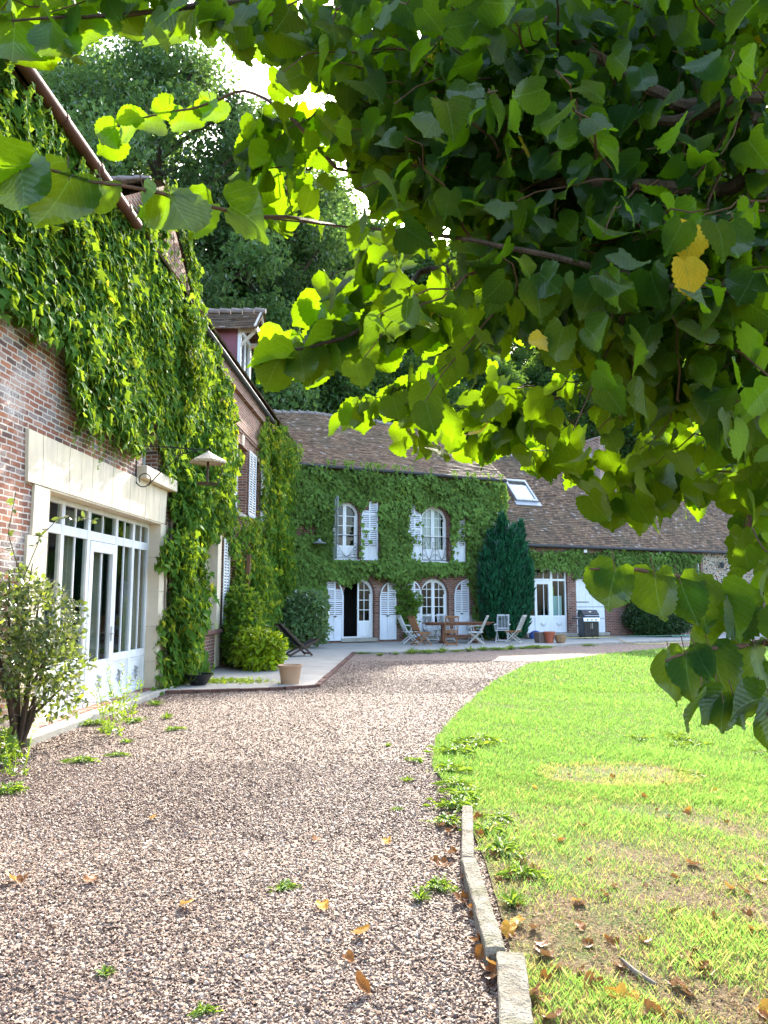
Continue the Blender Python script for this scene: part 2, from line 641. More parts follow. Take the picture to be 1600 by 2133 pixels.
# roof tiles: lc = (along, course, random)
t = NT('roof_tile')
a = t.sep(t.attr('lc').outputs['Vector'])
cell = t.comb(t.math('ADD', t.math('DIVIDE', a.outputs[0], .17), t.math('MULTIPLY', t.math('MODULO', a.outputs[1], 2.), .5)), a.outputs[1], 0.)
fl = t.n('VectorMath', {0: cell}, operation='FLOOR').outputs[0]
wn_ = t.n('TexWhiteNoise', {'Vector': fl}, noise_dimensions='3D')
fr = t.math('FRACT', t.sep(cell).outputs[0])
gap = t.math('LESS_THAN', t.math('ABSOLUTE', t.math('SUBTRACT', fr, .5)), .455)
o = t.obj()
big = t.noise(o, .55, 5.)
fine = t.noise(o, 26., 4.)
c = t.ramp(wn_.outputs[0], [(0, (.080, .046, .027)), (.35, (.165, .095, .053)), (.7, (.23, .135, .075)), (1, (.31, .19, .105))])
c = t.mix(t.mapr(big, .45, .68, 0, .55), c, (.085, .085, .05))
lich = t.math('MULTIPLY', t.mapr(t.noise(o, 7., 3.), .66, .70), t.mapr(fine, .45, .55))
c = t.mix(lich, c, (.42, .41, .36))
pale = t.math('GREATER_THAN', wn_.outputs[0], .975)
c = t.mix(t.math('MULTIPLY', pale, .6), c, (.42, .36, .32))
c = t.mix(gap, (.02, .015, .013), c)
c = t.mix(t.mapr(fine, .3, .7, .0, .35), c, (.05, .04, .035))
M['roof_tile'] = t.out(t.princ(c, .8, t.bump(t.math('ADD', fine, gap), .4, .01), 0., .3))

# flint and brick rubble
t = NT('rubble_wall')
o = t.obj()
st = t.n('Mapping', {'Vector': o, 'Scale': (1, 1, 1.7)}).outputs[0]
d = t.voro(st, 7.5, 'Distance', 'DISTANCE_TO_EDGE')
cc = t.n('RGBToBW', {0: t.voro(st, 7.5)}).outputs[0]
nf = t.noise(o, 30., 4.)
c = t.ramp(cc, [(.2, (.05, .04, .035)), (.4, (.17, .14, .11)), (.6, (.30, .24, .18)), (.8, (.32, .15, .09))])
c = t.mix(t.mapr(d, .03, .09), (.52, .46, .36), c)
M['rubble_wall'] = t.out(t.princ(c, .9, t.bump(t.math('ADD', d, t.math('MULTIPLY', nf, .2)), .8, .03)))

# gravel sheet under the loose stones
t = NT('gravel')
o = t.obj()
v1 = t.n('TexVoronoi', {'Vector': o, 'Scale': 42.})
v2 = t.n('TexVoronoi', {'Vector': o, 'Scale': 75.})
r1 = t.n('RGBToBW', {0: v1.outputs['Color']}).outputs[0]
big = t.noise(o, .35, 4.)
c = t.ramp(r1, [(.15, (.10, .055, .036)), (.42, (.20, .135, .098)), (.62, (.31, .225, .17)), (.85, (.46, .37, .295))])
c = t.mix(t.mapr(big, .45, .7, 0, .5), c, (.32, .235, .19))
c = t.mix(t.mapr(t.noise(o, 1.4, 4.), .63, .75, 0, .35), c, (.16, .15, .06))
h = t.math('ADD', t.math('MULTIPLY', v1.outputs['Distance'], -1.), t.math('MULTIPLY', v2.outputs['Distance'], -.4))
M['gravel'] = t.out(t.princ(c, .75, t.bump(h, 1., .025), 0., .35))
# single stones: lc.z random tint
t = NT('gravel_stone')
T = t.sep(t.attr('lc').outputs['Vector']).outputs[2]
c = t.ramp(T, [(0, (.05, .022, .014)), (.25, (.12, .066, .044)), (.55, (.225, .147, .105)), (.8, (.37, .275, .21)), (1, (.60, .50, .41))])
c = t.mix(t.mapr(t.noise(t.obj(), 160., 3.), .4, .7, 0, .35), c, (.12, .08, .065))
M['gravel_stone'] = t.out(t.princ(c, .62, None, 0., .45))

# lawn soil and thatch
t = NT('lawn')
o = t.obj()
n1, n2, n3 = t.noise(o, .5, 4.), t.noise(o, 3., 5.), t.noise(o, 60., 4.)
c = t.mix(t.mapr(n3, .3, .7), (.055, .085, .018), (.13, .17, .04))
dry = t.mapr(t.math('ADD', t.math('MULTIPLY', n2, .7), t.math('MULTIPLY', n1, .4)), .52, .66)
near = t.math('ADD', t.mapr(t.sep(o).outputs[1], 4., 8.5, .0, -.14), .0)
dry = t.mapr(t.math('ADD', t.math('ADD', t.math('MULTIPLY', n2, .7), t.math('MULTIPLY', n1, .4)), near), .44, .56)
c = t.mix(dry, c, t.mix(n3, (.09, .058, .032), (.25, .18, .10)))
M['lawn'] = t.out(t.princ(c, .95, t.bump(n3, .8, .03)))
t = NT('earth')
o = t.obj()
c = t.ramp(t.noise(o, .8, 6.), [(.3, (.030, .040, .014)), (.7, (.075, .09, .03))])
M['earth'] = t.out(t.princ(c, .95, t.bump(t.noise(o, 6., 5.), .8, .3)))

# foliage
leaf_mat('lime_leaf', (.004, .022, .003), (.008, .034, .004), (.34, .60, .004), .44, .5, veins=.75, spec=.05,
         alt=((.52, .34, .02), (.62, .42, .03), (.75, .48, .015)))
leaf_mat('ivy_leaf', (.060, .150, .022), (.085, .16, .03), (.30, .44, .018), .40, .6, spec=.08,
         alt=((.26, .26, .020), (.28, .26, .04), (.60, .56, .02)))
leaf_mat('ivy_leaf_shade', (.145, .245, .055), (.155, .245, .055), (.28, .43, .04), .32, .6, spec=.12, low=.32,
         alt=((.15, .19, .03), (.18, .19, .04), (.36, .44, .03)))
leaf_mat('tree_leaf', (.040, .10, .024), (.065, .115, .035), (.19, .33, .03), .42, .6, spec=.12)
leaf_mat('tree_leaf_pale', (.065, .13, .045), (.08, .14, .05), (.20, .34, .06), .42, .6, spec=.12)
leaf_mat('yew_leaf', (.018, .11, .05), (.02, .11, .052), (.02, .14, .05), .25, .5, spec=.3)
leaf_mat('box_leaf', (.028, .072, .016), (.045, .085, .03), (.10, .19, .02), .35, .4, spec=.5)
leaf_mat('gold_leaf', (.26, .38, .012), (.30, .40, .02), (.56, .68, .012), .45, .45, spec=.4)
leaf_mat('olive_leaf', (.085, .13, .035), (.15, .19, .08), (.30, .40, .05), .42, .35, spec=.8,
         alt=((.20, .22, .03), (.22, .22, .05), (.42, .46, .03)))
leaf_mat('sage_leaf', (.13, .24, .09), (.17, .26, .12), (.30, .42, .10), .42, .5, spec=.4)
leaf_mat('weed_leaf', (.11, .22, .03), (.13, .22, .04), (.36, .52, .03), .45, .5, spec=.25)
leaf_mat('grass_blade', (.105, .205, .045), (.105, .205, .045), (.28, .50, .08), .5, .5, spec=.3,
         alt=((.36, .27, .10), (.36, .27, .10), (.46, .36, .12)), low=.7)
leaf_mat('dead_leaf', (.24, .095, .028), (.30, .14, .05), (.40, .17, .02), .3, .5, veins=.3, spec=.5, low=.6,
         alt=((.50, .26, .035), (.52, .30, .07), (.6, .32, .03)))

# ================================================================== setting
LAWN = [(.30, -4), (.40, 2.), (.53, 3.02), (.58, 3.57), (.62, 4.73), (.60, 6.0), (.46, 7.33), (.60, 8.81), (1.12, 11.06), (2.18, 14.89),
        (3.58, 18.7), (6.31, 21.92), (9.67, 25.18), (14.32, 27.96), (24, 33), (60, 47), (60, -4)]
TERRACE = [(-4.02, 12.95), (-1.81, 13.57), (-1.29, 13.98), (-0.95, 22.7), (.15, 22.45), (5.42, 25.64), (6.69, 26.9), (15.31, 31.42), (22, 34.6),
           (19, 36.7), (-3.6, 26.5), (-3.55, 25.)]


def sheet(name, poly, z, m):
    b = MB()
    b.prism(poly, z - .004, z)
    o = b.build(name, m)
    return tag(o, kind='structure')


sheet('ground', [(-260, -60), (260, -60), (260, 44), (-260, 44)], -.03, 'earth')
sheet('gravel_path', [(-14, -8), (40, -8), (40, 42), (-14, 42)], 0., 'gravel')
ln = sheet('lawn', LAWN, .014, 'lawn')
ter = MB()
ter.prism(TERRACE, -.2, .05)
tag(ter.build('terrace', 'concrete'), kind='structure')
# brick edging along the terrace front
ed = MB()
pts = TERRACE[:4]
for k in range(3):
    p, q = Vector((*pts[k], 0)), Vector((*pts[k + 1], 0))
    n = max(1, int((q - p).length / .23))
    side = Vector(((q - p).y, -(q - p).x, 0)).normalized() * .055
    for i in range(n):
        a_, b_ = p.lerp(q, i / n), p.lerp(q, (i + .95) / n)
        dz = random.uniform(-.006, .006)
        ed.beam(a_ + side + Vector((0, 0, -.015 + dz)), b_ + side + Vector((0, 0, -.015 + dz)), .10, .14)
tag(ed.build('terrace_kerb', 'brick_edge'), kind='structure')
ed = MB()
pts = TERRACE[3:9]
for k in range(5):
    p, q = Vector((*pts[k], 0)), Vector((*pts[k + 1], 0))
    n = max(1, int((q - p).length / .8))
    side = Vector(((q - p).y, -(q - p).x, 0)).normalized() * .07
    for i in range(n):
        a_, b_ = p.lerp(q, i / n), p.lerp(q, (i + .985) / n)
        dz = random.uniform(-.008, .008)
        ed.beam(a_ + side + Vector((0, 0, -.015 + dz)), b_ + side + Vector((0, 0, -.015 + dz)), .13, .14)
tag(ed.build('terrace_border', 'stone_grey'), kind='structure')


def hill_h(x, y):
    st = 36 - 10 / (1 + np.exp((x + 9) * .5))
    d_ = np.maximum(0, y - st)
    h = .47 * d_ * (1 - np.exp(-d_ / 6))
    return np.minimum(h, 30 + .15 * d_) * 1. + .5 * np.sin(x * .2) * np.minimum(1, d_ / 20) - .1


gx, gy = np.meshgrid(np.linspace(-200, 220, 106), np.linspace(24, 220, 80))
hz = hill_h(gx, gy)
V = np.stack([gx.ravel(), gy.ravel(), hz.ravel()], 1)
i = np.arange(79)[:, None] * 106 + np.arange(105)[None]
F = np.stack([i, i + 1, i + 107, i + 106], -1).reshape(-1, 4)
tag(link('hill', np_mesh('hill', V, [F]), 'earth'), kind='structure')

# loose gravel stones where the photograph resolves them
oct_v = np.array([(1, 0, 0), (0, 1, 0), (-1, 0, 0), (0, -1, 0), (.1, .1, .7), (0, 0, -.6)], float)
oct_f = np.array([(0, 1, 4), (1, 2, 4), (2, 3, 4), (3, 0, 4), (1, 0, 5), (2, 1, 5), (3, 2, 5), (0, 3, 5)])


def stones(n, d0, d1, r0, r1, pw):
    d_ = d0 * (d1 / d0) ** rng.random(n) if pw == 0 else d0 + (d1 - d0) * rng.random(n) ** pw
    x = rng.uniform(-.62, .62, n) * (d_ + .6)
    P = np.stack([x, d_, np.zeros(n)], 1)
    k = ~inpoly(P, [(a + (.04 if 3 < b < 7 else 0), b) for a, b in LAWN]) & ~inpoly(P, TERRACE) & (x > -4.32 + .0323 * d_)
    P = P[k]
    n = len(P)
    r = rng.uniform(r0, r1, n) * (1 + .5 * (rng.random(n) > .93))
    ang = rng.uniform(0, 6.28, n)
    tl = rndn(n) * .55
    Z = unit(np.stack([tl[:, 0], tl[:, 1], np.ones(n)], 1))
    X = unit(np.cross(np.stack([np.cos(ang), np.sin(ang), 0 * ang], 1), Z))
    Y = np.cross(Z, X)
    V = oct_v[None] * (1 + .28 * rng.normal(size=(n, 6, 1))) * np.array([1, .72, .62])[None, None] * r[:, None, None]
    P[:, 2] = r * rng.uniform(.1, .55, n)
    W = P[:, None] + V[..., :1] * X[:, None] + V[..., 1:2] * Y[:, None] + V[..., 2:] * Z[:, None]
    F = (np.arange(n) * 6)[:, None, None] + oct_f[None]
    A = np.zeros((n, 6, 3))
    trk = .5 * np.sin((P[:, 0] + .9 - .012 * (P[:, 1] - 6) ** 2) * 2.6) + .5 * np.sin(P[:, 0] * .9 + 1.6 * np.sin(P[:, 1] * .55)) * np.sin(P[:, 1] * .8 + 1)
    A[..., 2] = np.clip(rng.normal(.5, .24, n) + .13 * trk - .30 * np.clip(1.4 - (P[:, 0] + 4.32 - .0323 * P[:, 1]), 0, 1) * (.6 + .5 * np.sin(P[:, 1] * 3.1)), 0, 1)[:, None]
    return W.reshape(-1, 3), F.reshape(-1, 3), A.reshape(-1, 3)


W1, F1, A1 = stones(125000, 2.5, 7.6, .0055, .0115, 1.15)
W2, F2, A2 = stones(150000, 5.2, 15.5, .008, .014, 1.0)
W3, F3, A3 = stones(90000, 13., 20., .010, .017, 1.0)
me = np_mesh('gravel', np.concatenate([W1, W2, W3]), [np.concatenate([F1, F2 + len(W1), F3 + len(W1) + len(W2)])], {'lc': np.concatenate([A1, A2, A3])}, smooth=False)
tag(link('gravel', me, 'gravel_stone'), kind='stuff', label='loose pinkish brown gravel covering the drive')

# grass
def grass_noise(P, s, k=0):
    x, y = P[:, 0] * s + k, P[:, 1] * s + k * 1.7
    return (np.sin(x * 1.3 + 2 * np.sin(y * .7)) + np.sin(y * 1.7 + 1.5 * np.sin(x * .9 + 2)) + np.sin((x + y) * 2.3 + 1)) / 3


def straw(P):
    q = ((P[:, 0] - 2.15) / .62) ** 2 + ((P[:, 1] - 7.0) / .38) ** 2
    return q + .5 * grass_noise(P, 6)


def blades(n, d0, d1, h0, h1, wd):
    d_ = d0 * (d1 / d0) ** rng.random(n)
    x = rng.uniform(.2, .62, n) ** 1. * (d_ + .8) * rng.choice((1, 1), n)
    x = rng.uniform(-.02, .62, n) * (d_ + .8)
    P = np.stack([x, d_, np.full(n, .012)], 1)
    k = inpoly(P, LAWN)
    gn = grass_noise(P, 1.6) * .5 + grass_noise(P, 4.1, 3) * .5
    near = np.clip((7.0 - d_) / 3.2, 0, 1)            # thin, dry turf close to the tree
    keep = rng.random(n) < np.clip(1.0 - near * (.84 - 1.05 * gn), .12, 1)
    keep &= (straw(P) > 1.0) | (rng.random(n) < .25)
    k &= keep
    P, d_, gn, near = P[k], d_[k], gn[k], near[k]
    n = len(P)
    h = rng.uniform(h0, h1, n) * (1 + .5 * gn) * (1 - .25 * near) * (1 + 1.1 * (rng.random(n) > .985))
    ang = rng.uniform(0, 6.28, n)
    ln_ = rng.uniform(.15, .9, n)
    w = wd * d_ * rng.uniform(.7, 1.3, n)
    sx, sy = np.cos(ang) * w, np.sin(ang) * w
    lx, ly = np.cos(ang + 1.3) * h * ln_, np.sin(ang + 1.3) * h * ln_
    z = P[:, 2]
    V = np.stack([np.stack([P[:, 0] - sx, P[:, 1] - sy, z], 1), np.stack([P[:, 0] + sx, P[:, 1] + sy, z], 1),
                  np.stack([P[:, 0] + sx * .7 + lx * .4, P[:, 1] + sy * .7 + ly * .4, z + h * .6], 1),
                  np.stack([P[:, 0] + lx, P[:, 1] + ly, z + h], 1)], 1)
    F = (np.arange(n) * 4)[:, None, None] + np.array([(0, 1, 2), (0, 2, 3)])[None]
    t_ = np.clip(.42 + .22 * gn + rng.normal(0, .10, n), 0, .78)
    dry_ = rng.random(n) < (.06 + .30 * near + .30 * near * (gn < .05) + .55 * (straw(P) < 1.5))
    t_[dry_] = rng.uniform(.88, 1., dry_.sum())
    A = np.zeros((n, 4, 3))
    A[..., 2] = t_[:, None]
    return V.reshape(-1, 3), F.reshape(-1, 3), A.reshape(-1, 3)


gv, gf, ga, off = [], [], [], 0
for args in ((240000, 2.4, 7., .014, .048, .00032), (190000, 6., 14, .018, .05, .0004), (110000, 13, 32, .03, .06, .0006)):
    a_, b_, c_ = blades(*args)
    gv.append(a_); gf.append(b_ + off); ga.append(c_); off += len(a_)
me = np_mesh('grass', np.concatenate(gv), [np.concatenate(gf)], {'lc': np.concatenate(ga)}, smooth=False)
tag(link('grass', me, 'grass_blade'), kind='stuff', label='short mown lawn grass with dry patches')

# dry thatch, stalks and crumbs between the blades near the tree
n = 52000
d_ = 2.4 * (7.4 / 2.4) ** rng.random(n)
P = np.stack([rng.uniform(-.02, .62, n) * (d_ + .8), d_, .014 + .010 * rng.random(n)], 1)
k = inpoly(P, LAWN) & (rng.random(n) < np.clip((8.0 - d_) / 4, .1, 1))
P = P[k]
n = len(P)
sc = Scatter()
a_ = rng.uniform(0, 6.283, n)
Y = np.stack([np.cos(a_), np.sin(a_), rng.uniform(-.1, .35, n)], 1)
X, Y, Z = frames(Y, np.array([0, 0, 1.]) + rndn(n) * .3)
big = rng.random(n) < .12
sc.put(*t_diamond(.12, .30), P[big], X[big], Y[big], Z[big], rng.uniform(.012, .030, big.sum()), rng.random(big.sum()))
sm = ~big
sc.put(*t_diamond(.02, .035), P[sm], X[sm], Y[sm], Z[sm], rng.uniform(.02, .06, sm.sum()), rng.random(sm.sum()))
t = NT('thatch')
T = t.sep(t.attr('lc').outputs['Vector']).outputs[2]
M['thatch'] = t.out(t.princ(t.ramp(T, [(0, (.07, .035, .018)), (.4, (.19, .11, .055)), (.75, (.34, .25, .13)), (1, (.30, .13, .04))]), .85, None, 0., .2))
tag(sc.build('thatch', 'thatch'), 'dry thatch and leaf crumbs between the grass blades', None, None, 'stuff')

# ================================================================== left house (local frame: x out of the wall, y along it)
LH = thing('brick_house', 'long brick house on the left with a wide white glazed door screen', 'house', (-4.39, 0, 0), R(-1.85))
TL = lambda s, z, d: (d, s, z)


def wall_grid(b, s0, s1, z0, z1, holes, depth):
    """front face with rectangular holes and their reveals (depth per hole)"""
    ss = sorted({s0, s1, *[h[0] for h in holes], *[h[1] for h in holes]})
    zs = sorted({z0, z1, *[h[2] for h in holes], *[h[3] for h in holes]})
    for i in range(len(ss) - 1):
        for j in range(len(zs) - 1):
            cs, cz = (ss[i] + ss[i + 1]) / 2, (zs[j] + zs[j + 1]) / 2
            if any(h[0] < cs < h[1] and h[2] < cz < h[3] for h in holes): continue
            b.add([(ss[i], zs[j], 0), (ss[i + 1], zs[j], 0), (ss[i + 1], zs[j + 1], 0), (ss[i], zs[j + 1], 0)], [(0, 1, 2, 3)])
    for h in holes:
        a, c, e, g = h[:4]
        dp = -(h[4] if len(h) > 4 else depth)
        v = [(a, e, 0), (c, e, 0), (c, g, 0), (a, g, 0), (a, e, dp), (c, e, dp), (c, g, dp), (a, g, dp)]
        b.add(v, [(0, 4, 5, 1), (1, 5, 6, 2), (2, 6, 7, 3), (3, 7, 4, 0)])


DOOR = (8.92, 13.02, .10, 2.95)
holes_low = [(*DOOR, .5), (12.05, 12.78, 3.78, 4.75, .3)]
b = MB(TL)
wall_grid(b, 3.0, 15.2, -.3, 7.5, holes_low, .3)
b.build('wall', 'brick_old', LH)
b = MB(TL)
wall_grid(b, 15.2, 27.0, -.3, 7.5, [(15.6, 17.0, .95, 2.95, .36), (18.55, 19.92, 3.85, 5.65, .3), (20.95, 21.6, 3.95, 5.6, .3)], .3)
# dormer gable rising above the gutter
b.add([(10.35, 7.5, 0), (14.85, 7.5, 0), (12.6, 9.05, 0)], [(0, 1, 2)])
b.build('wall', 'brick_upper', LH)
# end and back walls
b = MB()
b.box(-8.2, -.004, 2.9, 3.0, -.3, 7.4).box(-8.3, -8.2, 2.9, 27, -.3, 7.4).box(-8.2, -.004, 27.0, 27.1, -.3, 7.4)
b.build('wall', 'brick_upper', LH)


def tile_roof(name, parent, T, s0, s1, run, rise, z0, seed, lap=.115, x0=0.):
    """stepped courses of plain tiles; T maps (along, in, z)"""
    r_ = np.random.default_rng(seed)
    L = math.hypot(run, rise)
    nC = int(L / lap)
    nS = max(2, int((s1 - s0) / .34))
    ss = np.linspace(s0, s1, nS + 1)
    ux, uz = run / L, rise / L
    nx, nz = -uz, ux
    sag = lambda s: .05 * np.sin(s * .9 + seed) + .03 * np.sin(s * 2.3)
    V, F, A = [], [], []
    for c in range(nC):
        a0, a1 = c * lap, min(L, (c + 1) * lap + .03)
        for jj, (a, lift) in enumerate(((a0, .034), (a0, .0), (a1, .010))):
            jit = r_.normal(0, .006, nS + 1) if jj < 2 else np.zeros(nS + 1)
            lj = r_.normal(0, .006, nS + 1) if jj == 0 else np.zeros(nS + 1)
            if jj == 1: jit = pj
            pj = jit
            dd = (a + jit) * ux + nx * (lift + lj)
            zz = z0 + (a + jit) * uz + nz * (lift + lj) - sag(ss) * (a / L) * .9
            V.append(np.array([T(s, d + x0, z) for s, d, z in zip(ss, dd, zz)]))
            A.append(np.stack([ss + 50, np.full(nS + 1, c + .5 + 0.), np.zeros(nS + 1)], 1))
        o = c * 3 * (nS + 1)
        i = np.arange(nS)
        m = nS + 1
        F.append(np.stack([o + m + i, o + m + i + 1, o + i + 1, o + i], 1))
        F.append(np.stack([o + i, o + i + 1, o + 2 * m + i + 1, o + 2 * m + i], 1))
    me = np_mesh(name, np.concatenate(V), [np.concatenate(F)], {'lc': np.concatenate(A)}, smooth=False)
    return link(name, me, 'roof_tile', parent)


# main roof: front pitch rises away from the gutter
tile_roof('roof', LH, lambda s, d, z: (.22 - d, s, z), 3.0, 27.2, 4.3, 4.2, 7.38, 3, lap=.22)
b = MB()
b.add([(-4.1, 2.9, 11.6), (-4.1, 27.2, 11.6), (-8.5, 27.2, 7.2), (-8.5, 2.9, 7.2)], [(0, 1, 2, 3)])
b.add([(-.01, 2.95, 7.4), (-8.2, 2.95, 7.4), (-4.1, 2.95, 11.5)], [(0, 1, 2)])
b.add([(-.01, 27.05, 7.4), (-8.2, 27.05, 7.4), (-4.1, 27.05, 11.5)], [(2, 1, 0)])
b.build('roof', 'ridge_tile', LH)

# gutters
b = MB()
b.tube([(.30, 5., 7.30), (.30, 7.7, 7.29), (.30, 10.65, 7.26)], .078, 10)
for y in (6.2, 7.2, 8.2, 9.2, 10.2):
    b.tube([(.30, y - .03, 7.285), (.30, y + .03, 7.285)], .088, 10)
b.build('gutter', 'gutter_brown', LH, smooth=True)
b = MB()
b.tube([(.16, 14.9, 7.27), (.16, 19, 7.22), (.16, 22.9, 7.18)], .07, 8)
b.tube([(.16, 22.0, 7.2), (.16, 22.0, 7.0), (.05, 22.0, 6.7), (.05, 22.0, 5.9)], .018, 6)
b.build('gutter', 'zinc_dark', LH, smooth=True)

# brick cornice with dentils on the far stretch
b = MB(TL)
b.prism([(15.4, 6.02), (24.5, 6.02), (24.5, 6.12), (15.4, 6.12)], .001, .07)
b.prism([(15.4, 6.9), (24.5, 6.9), (24.5, 7.15), (15.4, 7.15)], .001, .10)
for i in range(58):
    s = 15.5 + i * .155
    b.prism([(s, 5.93), (s + .08, 5.93), (s + .08, 6.018), (s, 6.018)], .001, .055)
b.build('cornice', 'brick_upper', LH)

# stone surround of the glazed screen
b = MB(TL)
n = 14
for i in range(n):
    s0, s1 = 8.38 + (13.2 - 8.38) * i / n, 8.38 + (13.2 - 8.38) * (i + 1) / n - .006
    lean = (i + .5 - n / 2) * .008
    b.prism([(s0, 2.952), (s1, 2.952), (s1 + lean + .004, 3.56), (s0 + lean, 3.56)], -.05, .04 + .002 * (i % 2))
b.build('lintel', 'limestone', LH, bevel=.004)
zz = [0, .55, 1.15, 1.75, 2.35, 2.95]
for e0, e1, sg in ((8.55, 8.918, -1), (13.022, 13.38, 1)):
    b = MB(TL)
    for k in range(5):
        w = .10 if k % 2 else 0
        a_, c_ = (e0 - w, e1) if sg < 0 else (e0, e1 + w * .5)
        b.prism([(a_, zz[k]), (c_, zz[k]), (c_, zz[k + 1] - .006), (a_, zz[k + 1] - .006)], -.05, .035)
    b.build('door_surround', 'limestone', LH, bevel=.004)
b = MB(TL)   # stone lining of the reveal
for k in range(5):
    b.prism([(8.915, zz[k]), (8.935, zz[k]), (8.935, zz[k + 1] - .006), (8.915, zz[k + 1] - .006)], -.45, .03)
    b.prism([(13.005, zz[k]), (13.025, zz[k]), (13.025, zz[k + 1] - .006), (13.005, zz[k + 1] - .006)], -.45, .03)
b.prism([(8.936, 2.928), (13.004, 2.928), (13.004, 2.951), (8.936, 2.951)], -.45, .03)
b.build('reveal', 'limestone_reveal', LH)
b = MB(TL)
b.prism([(11.85, 3.565), (13.45, 3.565), (13.45, 3.775), (11.85, 3.775)], -.02, .16)
b.build('window_sill', 'limestone', LH, bevel=.012)
b = MB(TL)
b.prism([(8.4, -.05), (13.5, -.05), (13.5, .085), (8.4, .085)], -.5, .22)
b.build('doorstep', 'stone_grey', LH, bevel=.012)

# glazed screen: five bays, white frame
DR = MB(TL)
bays = [8.936, 9.74, 10.55, 11.56, 12.28, 13.004]
D0, D1 = -.24, -.17
for i, s in enumerate(bays):
    w0, w1 = (0, .06) if i == 0 else ((.06, 0) if i == 5 else (.045, .045))
    DR.prism([(s - w0, .09), (s + w1, .09), (s + w1, 2.926), (s - w0, 2.926)], D0, D1)
for z0, z1 in ((.09, .17), (.66, .78), (2.46, 2.59), (2.86, 2.926)):
    for i in range(5):
        if i == 2 and z0 < .7: continue
        a = bays[i] + (.06 if i == 0 else .045)
        c = bays[i + 1] - (.06 if i == 4 else .045)
        DR.prism([(a, z0), (c, z0), (c, z1), (a, z1)], D0, D1 - .004)
for i in range(5):
    m_ = (bays[i] + bays[i + 1]) / 2
    DR.prism([(m_ - .014, 2.59), (m_ + .014, 2.59), (m_ + .014, 2.86), (m_ - .014, 2.86)], -.215, -.185)
    if i != 2:
        DR.prism([(m_ - .014, .78), (m_ + .014, .78), (m_ + .014, 2.46), (m_ - .014, 2.46)], -.215, -.185)
door = DR.build('glazed_screen', 'white_paint', LH, bevel=.004)
# the door leaf in the middle bay
b = MB(TL)
a, c = bays[2] + .05, bays[3] - .05
b.ring([(a, .10), (c, .10), (c, 2.45), (a, 2.45)], [(a + .10, .72), (c - .10, .72), (c - .10, 2.30), (a + .10, 2.30)], -.225, -.158)
m_ = (a + c) / 2
b.prism([(m_ - .014, .722), (m_ + .014, .722), (m_ + .014, 2.298), (m_ - .014, 2.298)], -.205, -.18)
b.build('door_leaf', 'white_paint', door, bevel=.004)
b = MB(TL)
b.tube([(c - .06, 1.10, -.155), (c - .06, 1.10, -.11), (c - .17, 1.10, -.105)], .011, 6)
b.prism([(c - .08, .98), (c - .04, .98), (c - .04, 1.2), (c - .08, 1.2)], -.16, -.15)
b.build('handle', 'steel', door, smooth=True)
for i in range(5):
    a = bays[i] + .045 + (.015 if i == 0 else 0)
    c = bays[i + 1] - .045 - (.015 if i == 4 else 0)
    b = MB(TL)
    b.prism([(a, 2.59), (c, 2.59), (c, 2.86), (a, 2.86)], -.206, -.200)
    if i == 2:
        b.prism([(a + .10, .72), (c - .10, .72), (c - .10, 2.30), (a + .10, 2.30)], -.206, -.200)
    else:
        b.prism([(a, .78), (c, .78), (c, 2.46), (a, 2.46)], -.206, -.200)
    b.build('pane', 'glass', door)
    if i != 2:
        b = MB(TL)
        b.prism([(a, .17), (c, .17), (c, .66), (a, .66)], -.215, -.195)
        b.ring([(a + .03, .20), (c - .03, .20), (c - .03, .63), (a + .03, .63)], [(a + .045, .215), (c - .045, .215), (c - .045, .615), (a + .045, .615)], -.1949, -.187)
        b.build('panel', 'white_paint', door)
    # cast flower motif
    b = MB(TL)
    m_, zc = (a + c) / 2, .41
    dd = -.186 if i != 2 else -.154
    for k in range(9):
        an = R(-70 + k * 40)
        L = .10 if k % 2 else .13
        p0 = (m_, zc - .02, dd)
        pts = [(m_ + L * u * math.cos(an + .5 * u), zc + L * u * math.sin(an + .5 * u), dd) for u in (.15, .5, .8, 1)]
        b.tube(pts, [.006, .009, .011, .003], 5)
    b.build('flower_motif', 'zinc_light', door, smooth=True)

# the room behind the screen
b = MB()
for (x0, x1, y0, y1, z0, z1) in ((-5, -.52, 8.2, 13.8, .0, .08), (-5, -.52, 8.2, 13.8, 3.2, 3.3), (-5.1, -5, 8.2, 13.8, .08, 3.2), (-5, -.52, 8.1, 8.2, .08, 3.2), (-5, -.52, 13.8, 13.9, .08, 3.2)):
    b.box(x0, x1, y0, y1, z0, z1)
b.build('room', 'room_wall', LH)
def curtain(b, s0, s1, z0, z1, d, amp=.035, per=.11):
    n = int((s1 - s0) / .022)
    v = []
    for i in range(n + 1):
        s = s0 + (s1 - s0) * i / n
        v += [(s, z0, d + amp * math.sin(s * 6.283 / per)), (s, z1, d + amp * .8 * math.sin(s * 6.283 / per))]
    b.add(v, [(2 * i, 2 * i + 2, 2 * i + 3, 2 * i + 1) for i in range(n)])
b = MB(TL)
for s0, s1 in ((12.34, 12.98), (11.2, 11.52), (10.2, 10.5), (9.6, 9.7)):
    curtain(b, s0, s1, .12, 2.85, -.36)
b.build('curtain', 'curtain_beige', LH, smooth=True)
tb = thing('dining_table', 'pale topped dining table inside, seen through the glazed door screen', 'table', (-4.39 + .0323 * 11.6 - 2.1, 11.6, .08), R(-1.85))
b = MB(); b.box(-.5, .5, -.9, .9, .72, .76); b.build('tabletop', 'curtain', tb, bevel=.008)
for sx in (-.42, .42):
    for sy in (-.8, .8):
        b = MB(); b.beam((sx, sy, 0), (sx, sy, .718), .06, .06); b.build('leg', 'wood_dark', tb)

